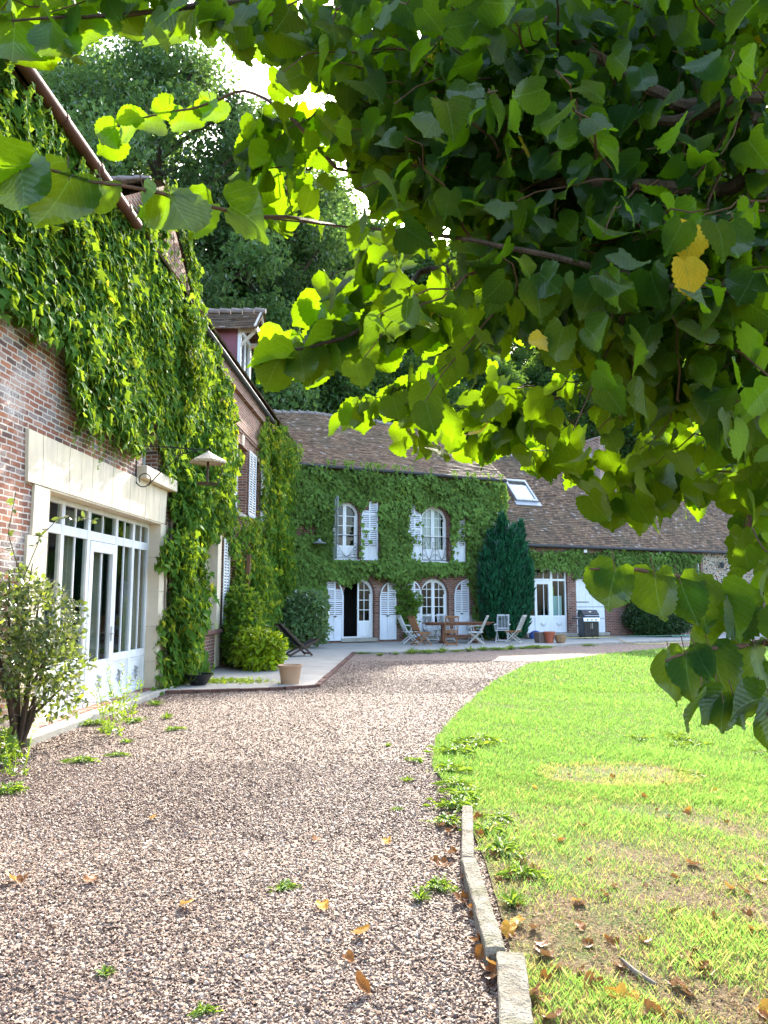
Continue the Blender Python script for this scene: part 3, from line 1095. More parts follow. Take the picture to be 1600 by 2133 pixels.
# small window above the lintel end
b = MB(TL)
b.ring([(12.07, 3.79), (12.76, 3.79), (12.76, 4.74), (12.07, 4.74)], [(12.13, 3.85), (12.70, 3.85), (12.70, 4.68), (12.13, 4.68)], -.26, -.20)
wn1 = b.build('window', 'white_paint', LH)
b = MB(TL); b.prism([(12.13, 3.85), (12.70, 3.85), (12.70, 4.68), (12.13, 4.68)], -.235, -.23); b.build('pane', 'glass', wn1)
b = MB(TL); b.prism([(12.05, 3.78), (12.78, 3.78), (12.78, 4.75), (12.05, 4.75)], -.299, -.29); b.build('unlit_room_sheet', 'room_dark', LH)  # black sheet standing in for the unlit room behind the pane

# ground floor window with stone reveal
b = MB(TL)
b.prism([(16.985, .95), (17.0, .95), (17.0, 2.94), (16.985, 2.94)], -.34, .03)
b.prism([(17.0, .95), (17.3, .95), (17.3, 3.2), (17.0, 3.2)], -.02, .03)
b.prism([(17.0, .1), (17.35, .1), (17.35, .86), (17.0, .86)], -.02, .03)
b.build('window_surround', 'limestone', LH)
b = MB(TL)
b.ring([(15.6, .96), (16.98, .96), (16.98, 2.94), (15.6, 2.94)], [(15.68, 1.04), (16.9, 1.04), (16.9, 2.86), (15.68, 2.86)], -.34, -.27)
b.prism([(16.25, 1.04), (16.33, 1.04), (16.33, 2.86), (16.25, 2.86)], -.335, -.275)
wn2 = b.build('window', 'white_paint', LH)
b = MB(TL); b.prism([(15.68, 1.04), (16.9, 1.04), (16.9, 2.86), (15.68, 2.86)], -.315, -.31); b.build('pane', 'glass', wn2)
b = MB(TL); b.prism([(15.5, .9), (17.05, .9), (17.05, 3.0), (15.5, 3.0)], -.8, -.79); b.build('unlit_room_sheet', 'room_dark', LH)
b = MB(TL); b.prism([(15.45, .86), (17.2, .86), (17.2, .945), (15.45, .945)], -.34, .14); b.build('window_sill', 'brick_edge', LH, bevel=.01)


def shutter(T, parent, name, s0, s1, z0, z1, d, arch=None, m='shutter_white', pan=.42, thick=.035):
    """louvred shutter leaf; arch='l'/'r': rounded top corner on that side"""
    w = s1 - s0
    rr = w * .95

    def top(u):
        if arch is None: return z1
        e = (u / w) if arch == 'l' else (1 - u / w)
        return z1 - rr * (1 - math.sqrt(max(0, 1 - (1 - e) ** 2)))
    N = 10
    poly = [(s0, z0), (s1, z0)] + [(s1 - w * i / N, top(w - w * i / N)) for i in range(N + 1)]
    b = MB(T)
    fr = .055
    zmid = z0 + (z1 - z0) * pan
    if pan > .05: b.prism([(s0, z0), (s1, z0), (s1, zmid), (s0, zmid)], d, d + thick * .45)
    zm = z0 + (z1 - z0) * pan
    # stiles and rails
    def strip(a, c, e, g): b.prism([(a, e), (c, e), (c, g), (a, g)], d + thick * .45 + .0005, d + thick)
    mid = (s0 + s1) / 2
    tl, tr_ = top(fr), top(w - fr)
    strip(s0, s0 + fr, z0, top(0.0) - .01 if arch == 'l' else min(tl, z1 - .0))
    strip(s1 - fr, s1, z0, top(w) - .01 if arch == 'r' else min(tr_, z1 - .0))
    strip(mid - fr / 2, mid + fr / 2, z0 + fr, min(top(w / 2 - fr / 2), top(w / 2 + fr / 2)) - .01)
    for za in (z0, zm - fr / 2):
        strip(s0 + fr, mid - fr / 2, za, za + fr)
        strip(mid + fr / 2, s1 - fr, za, za + fr)
    if arch is None: strip(s0 + fr, mid - fr / 2, z1 - fr, z1); strip(mid + fr / 2, s1 - fr, z1 - fr, z1)
    else:
        for zq in (zm + (z1 - zm) * .36, zm + (z1 - zm) * .68):
            for a, c in ((s0 + fr, mid - fr / 2), (mid + fr / 2, s1 - fr)):
                if min(top(a - s0), top(c - s0)) - .08 > zq: strip(a, c, zq, zq + fr * .9)
    # slats
    z = zm + fr
    while z < z1 - .08:
        for a, c in ((s0 + fr, mid - fr / 2), (mid + fr / 2, s1 - fr)):
            if min(top(a - s0), top(c - s0)) - .05 > z:
                b.add([(a, z, d + thick * .5), (c, z, d + thick * .5), (c, z + .004, d + thick * .95), (a, z + .004, d + thick * .95), (a, z + .046, d + thick * .3), (c, z + .046, d + thick * .3)],
                      [(0, 1, 2, 3), (3, 2, 5, 4)])
        z += .07
    if arch:
        k = N
        b.ring(poly[2:] + poly[:0] if False else [(x, y) for x, y in poly], [(s0 + (x - s0 - w / 2) * .86 + w / 2, z0 + .03 + (y - z0) * .965 - (.0)) for x, y in poly], d + thick * .45 + .0003, d + thick * .98)
    return b.build(name, m, parent)


shutter(TL, LH, 'shutter', 17.42, 18.0, 1.0, 3.05, .035, m='white_worn', pan=.0)
shutter(TL, LH, 'shutter', 17.45, 18.5, 3.95, 5.6, .04, m='white_worn', pan=.0)
shutter(TL, LH, 'shutter', 19.96, 20.85, 3.9, 5.68, .04, m='white_worn', pan=.0)
shutter(TL, LH, 'shutter', 21.62, 22.3, 3.95, 5.62, .04, m='white_worn', pan=.0)
for s0, s1, z0, z1 in ((18.55, 19.92, 3.85, 5.65), (20.95, 21.6, 3.95, 5.6)):
    b = MB(TL)
    b.ring([(s0, z0), (s1, z0), (s1, z1), (s0, z1)], [(s0 + .07, z0 + .07), (s1 - .07, z0 + .07), (s1 - .07, z1 - .07), (s0 + .07, z1 - .07)], -.295, -.24)
    wq = b.build('window', 'white_paint', LH)
    b = MB(TL); b.prism([(s0 + .07, z0 + .07), (s1 - .07, z0 + .07), (s1 - .07, z1 - .07), (s0 + .07, z1 - .07)], -.275, -.27); b.build('pane', 'glass', wq)
    b = MB(TL); b.prism([(s0, z0), (s1, z0), (s1, z1), (s0, z1)], -.6, -.59); b.build('unlit_room_sheet', 'room_dark', LH)
    b = MB(TL); b.prism([(s0 - .08, z0 - .12), (s1 + .08, z0 - .12), (s1 + .08, z0 - .005), (s0 - .08, z0 - .005)], -.2, .10); b.build('window_sill', 'stone_grey', LH, bevel=.008)
    b = MB(TL); b.prism([(s0 - .05, z1 + .002), (s1 + .05, z1 + .002), (s1 + .12, z1 + .28), (s0 - .12, z1 + .28)], .001, .02); b.build('lintel', 'brick_upper', LH)
    b = MB(TL); m_ = (s0 + s1) / 2; b.prism([(m_ - .10, z1 + .01), (m_ + .10, z1 + .01), (m_ + .14, z1 + .3), (m_ - .14, z1 + .3)], .001, .05); b.build('keystone', 'limestone', LH)

# dormer covered by ivy: tiled gable roof over the wall
AP, HW, RZ, EZ = 12.6, 2.3, 9.15, 7.5
dm = tile_roof('dormer', LH, lambda s, d, z: (-s, AP - HW - .12 + d, z), .2, 3.2, HW + .12, RZ - EZ, EZ, 5)
tile_roof('roof_pitch', dm, lambda s, d, z: (s, AP + HW + .12 - d, z), -3.2, .02, HW + .12, RZ - EZ, EZ, 6)
b = MB()
for i in range(11):
    b.tube([(-.25 - i * .3, AP, RZ + .02), (-.54 - i * .3, AP, RZ + .03)], [.07, .08], 8)
b.build('ridge', 'ridge_tile', dm, smooth=True)

# dormer with plum cheeks
y0, y1, ze, zr = 18.78, 20.05, 8.72, 9.38
b = MB()
b.box(-2.2, -.06, y0, y0 + .08, 7.3, ze).box(-2.2, -.06, y1 - .08, y1, 7.3, ze)
dm2 = b.build('dormer', 'plum_render', LH)
b = MB()
b.box(-.06, .02, y0 - .02, y0 + .12, 7.45, ze).box(-.06, .02, y1 - .12, y1 + .02, 7.45, ze).box(-.06, .02, y0 + .12, y1 - .12, 7.45, 7.6).box(-.06, .02, y0 + .12, y1 - .12, ze - .12, ze)
b.box(-.03, .0, (y0 + y1) / 2 - .05, (y0 + y1) / 2 + .05, 7.6, ze - .12)
b.build('window', 'white_paint', dm2)
b = MB(); b.box(-.04, -.035, y0 + .12, y1 - .12, 7.6, ze - .12); b.build('pane', 'glass', dm2)
b = MB()
b.add([(-.055, y0, ze), (-.055, y1, ze), (-.055, (y0 + y1) / 2, zr - .03)], [(0, 1, 2)])
b.build('gable', 'brick_upper', dm2)
b = MB()
ym = (y0 + y1) / 2
for sy in (-1, 1):
    b.beam((.42, ym + sy * .80, ze - .06), (.42, ym, zr - .03), .05, .12)
    b.beam((-.02, ym + sy * .6, ze - .05), (.45, ym + sy * .6, ze - .05), .09, .10)
    b.beam((.0, ym + sy * .6, 8.25), (.36, ym + sy * .6, ze - .1), .07, .07)
b.beam((.42, ym - .62, ze + .02), (.42, ym + .62, ze + .02), .06, .11)
b.build('bargeboard', 'timber_pale', dm2)
rp = tile_roof('roof_pitch', dm2, lambda s, d, z: (-s, ym - .85 + d, z), -.5, 2.4, .85, zr - ze + .14, ze - .10, 8, lap=.09)
tile_roof('roof_pitch', dm2, lambda s, d, z: (s, ym + .85 - d, z), -2.4, .5, .85, zr - ze + .14, ze - .10, 9, lap=.09)
b = MB()
for i in range(9):
    b.tube([(.54 - i * .32, ym, zr + .05), (.24 - i * .32, ym, zr + .075)], [.07, .085], 8)
b.build('ridge', 'ridge_tile', dm2, smooth=True)

# boarded dormer at the near end
b = MB(TL)
for i in range(8):
    b.prism([(6.3 + i * .16, 7.3), (6.452 + i * .16, 7.3), (6.452 + i * .16, 9.6), (6.3 + i * .16, 9.6)], -.05, .0 + .006 * (i % 2))
dm0 = b.build('dormer', 'board_grey', LH)
b = MB(); b.box(-2.2, -.052, 6.3, 6.38, 7.3, 9.6).box(-2.2, -.052, 7.5, 7.58, 7.3, 9.6); b.build('cheek', 'board_grey', dm0)
b = MB(); b.add([(.3, 6.0, 9.5), (.3, 6.94, 10.3), (-2.5, 6.94, 10.3), (-2.5, 6.0, 9.5), (.3, 7.9, 9.5), (-2.5, 7.9, 9.5)], [(0, 1, 2, 3), (1, 4, 5, 2)]); b.build('roof_pitch', 'ridge_tile', dm0)

# forged bracket with the hanging lamp
LB = thing('wall_lamp', 'old lamp with pale tin hat on a scrolled black iron bracket above the lintel', 'lamp',
           (-4.39 + .0323 * 11.7, 11.7, 0), R(-1.85))
b = MB()
b.tube([(.035, 0, 3.45), (.035, 0, 4.55)], .013, 6)
b.tube([(.035, 0, 4.07), (.6, .06, 4.05), (1.16, .12, 4.01)], .011, 6)
def scroll(b, cx, cz, r0, turns, a0, y=0., r=.009):
    pts = []
    for i in range(26):
        u = i / 25
        a = a0 + turns * 6.283 * u
        rr = r0 * (1 - .45 * u)
        pts.append((cx + rr * math.cos(a), y, cz + rr * math.sin(a)))
    b.tube(pts, r, 5)
scroll(b, .17, 3.52, .135, 1.1, 3.14)
scroll(b, .66, 3.97, .075, -1.0, 1.57, .065)
b.tube([(.24, 0, 3.42), (.45, .05, 3.68), (.75, .08, 3.95), (1.0, .10, 4.0)], .009, 5)
b.build('bracket', 'iron_black', LB)
b = MB()
b.lathe([(.30, 3.82), (.305, 3.83), (.17, 3.90), (.07, 3.955), (.02, 3.99), (.012, 4.0)], 6, (1.16, .12))
b.build('lamp_hat', 'lamp_metal', LB)
b = MB()
vs, fs = [], []
for k in range(48):
    f_ = (k / 8) % 1
    a0_, a1_ = (k // 8) * math.pi / 3, (k // 8 + 1) * math.pi / 3
    x = 1.16 + .298 * (math.cos(a0_) * (1 - f_) + math.cos(a1_) * f_)
    y = .12 + .298 * (math.sin(a0_) * (1 - f_) + math.sin(a1_) * f_)
    vs += [(x, y, 3.824), (x, y, 3.79 if k % 2 else 3.808)]
    fs.append((2 * k, 2 * ((k + 1) % 48), 2 * ((k + 1) % 48) + 1, 2 * k + 1))
b.add(vs, fs)
b.build('lamp_fringe', 'lamp_metal', LB)
b = MB()
b.tube([(1.16, .12, 3.84), (1.16, .12, 3.46)], .020, 8)
b.lathe([(.02, 3.45), (.17, 3.455), (.175, 3.47), (.02, 3.475)], 14, (1.16, .12))
b.tube([(1.44, .12, 3.82), (1.33, .12, 3.47)], .008, 5)
b.build('lamp_rod', 'wood_dark', LB, smooth=True)

# ================================================================== far house (local frame: x along the facade, y into the building)
FO, FA = (-.98, 27.5, 0), R(24.5)
FH = thing('farmhouse', 'long tiled farmhouse across the end of the drive, with arched white windows and doors', 'house', FO, FA)
TF = lambda s, z, d: (s, -d, z)


def FW(x, out, z=0.):
    """farmhouse frame -> world"""
    return (FO[0] + x * math.cos(FA) + out * math.sin(FA), FO[1] + x * math.sin(FA) - out * math.cos(FA), z)


def arch(s0, s1, z0, z1, n=14, k=1.):
    """arched outline, counter-clockwise, rise = half width * k"""
    w = (s1 - s0) / 2
    rise = w * k
    c = (s0 + s1) / 2
    return [(s0, z0), (s1, z0)] + [(c + w * math.cos(math.pi * i / n), z1 - rise + rise * math.sin(math.pi * i / n)) for i in range(n + 1)]


ARCH = [(-.99, .06, 3.09, 5.26), (2.66, 3.86, 3.09, 5.28), (-.56, .69, .22, 2.46), (2.64, 3.86, .22, 2.44)]
b = MB(TF)
wall_grid(b, -6.5, 6.35, -.3, 6.55, [(*h, .28) for h in ARCH], .28)
for s0, s1, z0, z1 in ARCH:
    cv = arch(s0, s1, z0, z1)[2:]
    for (xa, za), (xb, zb) in zip(cv[:-1], cv[1:]):
        b.add([(xa, za, 0), (xb, zb, 0), (xb, z1, 0), (xa, z1, 0)], [(3, 2, 1, 0)])
        b.add([(xa, za, 0), (xb, zb, 0), (xb, zb, -.28), (xa, za, -.28)], [(0, 1, 2, 3)])
wall_grid(b, 6.35, 17.55, -.3, 3.9, [(7.45, 9.62, .24, 2.95, .25), (10.07, 11.62, .20, 2.76, .12), (16.3, 17.4, .95, 3.4, .25)], .25)
b.build('wall', 'brick_house', FH)
b = MB(TF)
wall_grid(b, 17.55, 21.5, -.3, 3.9, [], .2)
b.build('wall', 'rubble_wall', FH)
b = MB()
b.box(-6.5, 6.3, 8.0, 8.2, -.3, 6.5).box(6.35, 21.5, 8.0, 8.2, -.3, 3.9)
b.add([(21.5, .0, -.3), (21.5, 8.2, -.3), (21.5, 8.2, 3.9), (21.5, 4.1, 8.5), (21.5, 0, 3.9)], [(0, 1, 2, 3, 4)])
b.add([(6.345, .01, 3.5), (6.345, 8.1, 3.5), (6.345, 8.1, 6.5), (6.345, 4, 9.4), (6.345, .01, 6.5)], [(0, 1, 2, 3, 4)])
b.add([(-6.5, .01, -.3), (-6.5, 8.1, -.3), (-6.5, 8.1, 6.5), (-6.5, 4, 9.4), (-6.5, .01, 6.5)], [(4, 3, 2, 1, 0)])
b.build('wall', 'brick_house', FH)

# brick voussoirs round the arches
for s0, s1, z0, z1 in ARCH:
    b = MB(TF)
    c, w = (s0 + s1) / 2, (s1 - s0) / 2
    for i in range(19):
        a0, a1 = math.pi * i / 19 + .012, math.pi * (i + 1) / 19 - .012
        zc = z1 - w
        P = [(c + rr * math.cos(a), zc + rr * math.sin(a)) for rr, a in ((w + .005, a0), (w + .2, a0), (w + .2, a1), (w + .005, a1))]
        b.prism(P, .001, .012)
    b.build('arch_bricks', 'brick_house', FH)

tile_roof('roof', FH, lambda s, d, z: (s, d, z), -6.5, 6.48, 4.25, 2.95, 6.52, 11, x0=-.25)
tile_roof('roof', FH, lambda s, d, z: (s, d, z), 6.36, 21.7, 4.25, 4.67, 3.90, 12, x0=-.25)
b = MB()
b.add([(-6.5, 4, 9.45), (6.4, 4, 9.45), (6.4, 8.3, 6.4), (-6.5, 8.3, 6.4)], [(0, 1, 2, 3)])
b.add([(6.4, 4, 8.52), (21.7, 4, 8.52), (21.7, 8.4, 3.8), (6.4, 8.4, 3.8)], [(0, 1, 2, 3)])
b.build('roof', 'ridge_tile', FH)


def ridge(s0, s1, z, k):
    b = MB()
    n = int((s1 - s0) / .36)
    for i in range(n):
        a = s0 + (s1 - s0) * i / n
        c = s0 + (s1 - s0) * (i + .96) / n
        sg = -.05 * math.sin(a * .9 + k) * .9 - .03 * math.sin(a * 2.3)
        b.tube([(a, 4.0, z + sg), (a + .06, 4, z + sg), (a + .07, 4, z + sg), (c, 4.0, z + sg)], [.145, .145, .115, .105], 8)
    return b.build('ridge', 'ridge_tile', FH, smooth=True)


ridge(-6.5, 6.48, 9.45, 11)
ridge(6.5, 21.7, 8.55, 12)

# gutters and downpipes
b = MB()
b.tube([(-3.2, -.30, 6.46), (2, -.30, 6.47), (6.45, -.30, 6.45)], .06, 8)
b.build('gutter', 'zinc_dark', FH, smooth=True)
b = MB()
b.tube([(6.5, -.30, 3.84), (14, -.30, 3.85), (21.6, -.30, 3.83)], .06, 8)
b.build('gutter', 'zinc_dark', FH, smooth=True)
b = MB(); b.tube([(14.65, -.28, 3.8), (14.65, -.12, 3.55), (14.65, -.09, 3.2), (14.65, -.09, .1)], .04, 8); b.build('downpipe', 'zinc_light', FH, smooth=True)

# chimneys
b = MB()
b.box(5.95, 6.5, 3.7, 4.5, 8.9, 9.95).box(5.9, 6.55, 3.65, 4.55, 9.95, 10.05)
b.build('chimney', 'brick_house', FH)
b = MB()
b.box(13.98, 14.52, 2.75, 4.6, 7.0, 9.5).box(13.93, 14.57, 2.7, 4.65, 9.5, 9.62)
ch = b.build('chimney', 'brick_old', FH)
b = MB()
b.box(13.90, 14.60, 2.62, 2.742, 6.98, 7.30)
b.add([(13.93, 2.70, 7.08), (13.93, 4.1, 8.62), (13.93, 4.1, 8.86), (13.93, 2.70, 7.34), (13.72, 2.6, 7.07), (13.72, 4.0, 8.61)], [(0, 1, 2, 3), (4, 5, 1, 0)])
b.build('flashing', 'lead', ch)

# roof window
def RP(s, q, h):
    """on the right roof: q metres up the slope from the eave, h above it"""
    L = math.hypot(4.25, 4.67)
    uy, uz = 4.25 / L, 4.67 / L
    return (s, -.25 + q * uy - h * uz, 3.90 + q * uz + h * uy)
RS = lambda a, c, d: RP(a, c, d)
q0, q1, s0, s1 = 2.72, 4.20, 8.18, 9.36
b = MB(RS)
b.ring([(s0, q0), (s1, q0), (s1, q1), (s0, q1)], [(s0 + .11, q0 + .13), (s1 - .11, q0 + .13), (s1 - .11, q1 - .13), (s0 + .11, q1 - .13)], -.05, .13)
b.prism([(s0 - .10, q0 - .25), (s1 + .10, q0 - .25), (s1 + .10, q0 - .002), (s0 - .10, q0 - .002)], .02, .055)
sk = b.build('roof_window', 'zinc_light', FH, bevel=.01)
b = MB(RS); b.prism([(s0 + .11, q0 + .13), (s1 - .11, q0 + .13), (s1 - .11, q1 - .13), (s0 + .11, q1 - .13)], .04, .045); b.build('pane', 'glass', sk)
b = MB(RS); b.prism([(s0 + .13, q0 + .15), (s1 - .13, q0 + .15), (s1 - .13, q1 - .36), (s0 + .13, q1 - .36)], .06, .07); b.build('blind', 'blind_white', sk)  # white blind added over the glass so the roof window looks bright


def arched_window(s0, s1, z0, z1, name, cols, zrows, zpanel, d=-.18, open_left=False, fw=.075):
    """frame with two leaves; cols panes per leaf, bars at zrows, solid foot up to zpanel"""
    n = 14
    out = arch(s0, s1, z0, z1, n)
    inn = arch(s0 + fw, s1 - fw, z0 + .045, z1 - fw, n)
    b = MB(TF)
    b.ring(out, inn, d - .05, d)
    mid = (s0 + s1) / 2
    win = b.build(name, 'white_paint', FH)
    w = (s1 - s0) / 2 - fw
    zc = z1 - fw - w

    def top(x):
        e = abs(x - mid) / w
        return zc + w * math.sqrt(max(0, 1 - e * e))
    st = .062
    for side in (-1, 1):
        if side < 0 and open_left: continue
        a = mid + .004 if side > 0 else s0 + fw + .004
        c = s1 - fw - .004 if side > 0 else mid - .004
        inner = a if side > 0 else c
        outer = c if side > 0 else a
        b = MB(TF)
        dd = (d - .035, d + .012)
        # outer stile follows the arch as short blocks
        N = 16
        xs = [inner + (outer - inner) * i / N for i in range(N + 1)]
        for i in range(N):
            xa, xb = min(xs[i], xs[i + 1]), max(xs[i], xs[i + 1])
            ta, tb_ = top(xa) - .003, top(xb) - .003
            b.prism([(xa, max(z0, ta - st - (.05 if min(ta, tb_) < zc + .35 * w else 0))), (xb, max(z0, tb_ - st - (.05 if min(ta, tb_) < zc + .35 * w else 0))), (xb, tb_), (xa, ta)], *dd)
        b.prism([(min(inner, inner + side * st), z0 + .05), (max(inner, inner + side * st), z0 + .05), (max(inner, inner + side * st), top(inner + side * st) - st * .5), (min(inner, inner + side * st), top(inner + side * st) - st * .5)], dd[0] - .001, dd[1] + .001)
        b.prism([(min(outer, outer - side * st), z0 + .05), (max(outer, outer - side * st), z0 + .05), (max(outer, outer - side * st), zc), (min(outer, outer - side * st), zc)], dd[0] + .001, dd[1] - .001)
        x0, x1 = a + st, c - st
        b.prism([(x0, z0 + .052), (x1, z0 + .052), (x1, zpanel), (x0, zpanel)], dd[0], d - .004)
        b.ring([(x0 + .02, z0 + .09), (x1 - .02, z0 + .09), (x1 - .02, zpanel - .05), (x0 + .02, zpanel - .05)],
               [(x0 + .035, z0 + .105), (x1 - .035, z0 + .105), (x1 - .035, zpanel - .065), (x0 + .035, zpanel - .065)], d - .0039, d + .006)
        for z in zrows:
            if z < top((inner + outer) / 2) - .1: b.prism([(x0, z - .012), (x1, z - .012), (x1, z + .012), (x0, z + .012)], d - .03, d + .003)
        for k in range(1, cols):
            x = x0 + (x1 - x0) * k / cols
            b.prism([(x - .011, zpanel), (x + .011, zpanel), (x + .011, top(x) - st), (x - .011, top(x) - st)], d - .031, d + .004)
        lf = b.build('casement', 'white_paint', win)
        b = MB(TF)
        gp = [(x0 - .01, zpanel - .01), (x1 + .01, zpanel - .01)] + [(x1 + .01 + (x0 - x1 - .02) * i / 8, top(x1 + .01 + (x0 - x1 - .02) * i / 8) - .03) for i in range(9)]
        b.prism(gp, d - .02, d - .015)
        b.build('pane', 'glass', win)
    b = MB(TF)
    b.tube([(mid + .03, z0 + (z1 - z0) * .48, d + .015), (mid + .03, z0 + (z1 - z0) * .48, d + .05), (mid - .05, z0 + (z1 - z0) * .48, d + .055)], .009, 6)
    b.build('handle', 'steel', win, smooth=True)
    return win


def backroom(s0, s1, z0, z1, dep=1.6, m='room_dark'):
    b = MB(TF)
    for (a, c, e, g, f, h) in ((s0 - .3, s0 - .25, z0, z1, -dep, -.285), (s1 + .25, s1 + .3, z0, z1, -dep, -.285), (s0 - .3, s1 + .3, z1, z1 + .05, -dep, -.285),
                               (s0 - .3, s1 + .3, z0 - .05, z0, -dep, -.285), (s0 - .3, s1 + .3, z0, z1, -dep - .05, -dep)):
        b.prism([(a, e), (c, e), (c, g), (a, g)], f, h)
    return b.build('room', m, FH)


wUL = arched_window(*ARCH[0], 'window', 1, (4.02, 4.36, 4.72), 3.62)
wUR = arched_window(*ARCH[1], 'window', 2, (4.10, 4.45, 4.80), 3.58)
wLL = arched_window(*ARCH[2], 'door', 2, (1.24, 1.60, 1.97), .84, open_left=True)
wLR = arched_window(*ARCH[3], 'french_door', 2, (1.0, 1.35, 1.70, 2.02), .72)
for h in ARCH: backroom(*h)
b = MB(TF)
curtain(b, 2.72, 3.24, 3.1, 5.2, -.27, .018, .08); curtain(b, 3.28, 3.68, 3.1, 5.2, -.27, .018, .08)
b.build('curtain', 'curtain', FH, smooth=True)
# the opened inner leaf of the door, swung into the dark hall
b = MB(TF); b.prism([(-.50, .27), (-.46, .27), (-.46, 2.0), (-.50, 2.0)], -.75, -.235); b.build('door_leaf', 'room_wall', wLL)
# steps and sills
b = MB(TF)
b.prism([(-.66, .09), (.78, .09), (.78, .215), (-.66, .215)], -.28, .10); b.build('doorstep', 'stone_grey', FH, bevel=.012)
b = MB(TF)
b.prism([(2.54, .09), (3.96, .09), (3.96, .215), (2.54, .215)], -.28, .10); b.build('doorstep', 'stone_grey', FH, bevel=.012)
for s0, s1, z0, z1 in ARCH[:2]:
    b = MB(TF); b.prism([(s0 - .06, z0 - .10), (s1 + .06, z0 - .10), (s1 + .06, z0 - .003), (s0 - .06, z0 - .003)], -.25, .05); b.build('window_sill', 'white_worn', FH, bevel=.008)


def railing(s0, s1, z0, z1, d, panels, parent, tall):
    b = MB(TF)
    for z in (z0, z1): b.tube([(s0 - .03, z, d), (s1 + .03, z, d)], .011, 6)
    for i in range(panels + 1):
        x = s0 + (s1 - s0) * i / panels
        b.tube([(x, z0, d), (x, z1, d)], .011, 6)
        if i in (0, panels): b.tube([(x, z1, d), (x, z1, .0)], .009, 5)
    for i in range(panels):
        a, c = s0 + (s1 - s0) * i / panels, s0 + (s1 - s0) * (i + 1) / panels
        m_, w = (a + c) / 2, (c - a)
        for k, hh in enumerate((.22, .48, .74)):
            for sg in (-1, 1):
                zt = z0 + (z1 - z0) * (hh * (.75 if not tall else 1.))
                px = m_ + sg * w * .36
                pts = [(m_, z0 + (z1 - z0) * .03, d)]
                pts += [(m_ + (px - m_) * u, z0 + (zt - z0) * (u ** 1.6) + .03 * math.sin(u * 3.14), d) for u in (.3, .6, .85)]
                r0 = w * .10
                for q in range(13):
                    an = (-.5 if sg > 0 else 3.64) + sg * q * .52
                    rr = r0 * (1 - q / 17)
                    pts.append((px + rr * math.cos(an), zt + rr * math.sin(an), d))
                b.tube(pts, .0065, 4)
        if tall:
            for sg in (-1, 1):
                b.tube([(m_ + sg * .03, z1 - .30, d), (m_ + sg * .07, z1 - .17, d), (m_ + sg * .13, z1 - .08, d), (m_ + sg * .09, z1 - .04, d), (m_ + sg * .05, z1 - .09, d)], .0065, 4)
    return b.build('railing', 'iron_black', parent, smooth=True)


railing(-.93, .0, 3.17, 3.98, .05, 1, wUL, False)
railing(2.69, 3.82, 3.14, 4.02, .05, 2, wUR, True)

# shutters, opened flat against the wall
shutter(TF, FH, 'shutter', .12, .80, 3.08, 5.36, .03, 'l', pan=.22)
shutter(TF, FH, 'shutter', 2.06, 2.64, 3.08, 5.36, .03, 'r', pan=.28)
shutter(TF, FH, 'shutter', 4.0, 4.6, 3.10, 5.34, .03, 'l', pan=.28)
# one shutter stands square to the wall
shutter(lambda s, z, d: (-1.0 + d, -(s), z), FH, 'shutter', .03, .58, 3.08, 5.36, -.04, 'l', pan=.22)
o1 = shutter(TF, FH, 'shutter', -1.26, -.57, .14, 2.40, .03, 'r', pan=.40)
o2 = shutter(TF, FH, 'shutter', .88, 1.56, .14, 2.36, .03, 'l', pan=.40)
shutter(TF, FH, 'shutter', 2.04, 2.62, .20, 2.40, .03, 'r', pan=.40)
o3 = shutter(TF, FH, 'shutter', 4.08, 4.74, .24, 2.42, .03, 'l', pan=.40)
for o_, x, z in ((o1, -.9, 1.02), (o2, 1.2, 1.02), (o3, 4.4, 1.08)):
    b = MB(TF)
    b.tube([(x - .07, z, .075), (x + .07, z, .08)], .014, 5)
    b.prism([(x - .015, z - .05), (x + .015, z - .05), (x + .015, z + .02), (x - .015, z + .02)], .066, .076)
    b.build('latch', 'iron_black', o_)

# low wing: kitchen door pair with top lights
b = MB(TF)
x0, x1, xm = 7.47, 9.60, 8.86
d0, d1 = -.16, -.08
bay = [(7.62, 8.86), (8.86, 9.60)]
b.prism([(7.47, .25), (7.63, .25), (7.63, 2.93), (7.47, 2.93)], d0, d1)
b.prism([(8.79, .25), (8.90, .25), (8.90, 2.93), (8.79, 2.93)], d0, d1 + .01)
b.prism([(9.54, .25), (9.60, .25), (9.60, 2.93), (9.54, 2.93)], d0, d1)
for a, c in ((7.63, 8.79), (8.90, 9.54)):
    for z0_, z1_ in ((2.40, 2.49), (2.86, 2.93), (.25, .33), (.86, .96)):
        b.prism([(a, z0_), (c, z0_), (c, z1_), (a, z1_)], d0, d1 - .004)
    m_ = (a + c) / 2 + (.25 if a < 8 else 0)
    b.prism([(m_ - .014, 2.49), (m_ + .014, 2.49), (m_ + .014, 2.86), (m_ - .014, 2.86)], d0 + .02, d1 - .02)
    b.prism([(m_ - .014, .96), (m_ + .014, .96), (m_ + .014, 2.40), (m_ - .014, 2.40)], d0 + .02, d1 - .02)
kd = b.build('kitchen_door', 'white_paint', FH, bevel=.004)
b = MB(TF)
b.ring([(7.98, .26), (8.785, .26), (8.785, 2.395), (7.98, 2.395)], [(8.09, .97), (8.68, .97), (8.68, 2.26), (8.09, 2.26)], -.15, -.068)
b.build('door_leaf', 'white_paint', kd, bevel=.004)
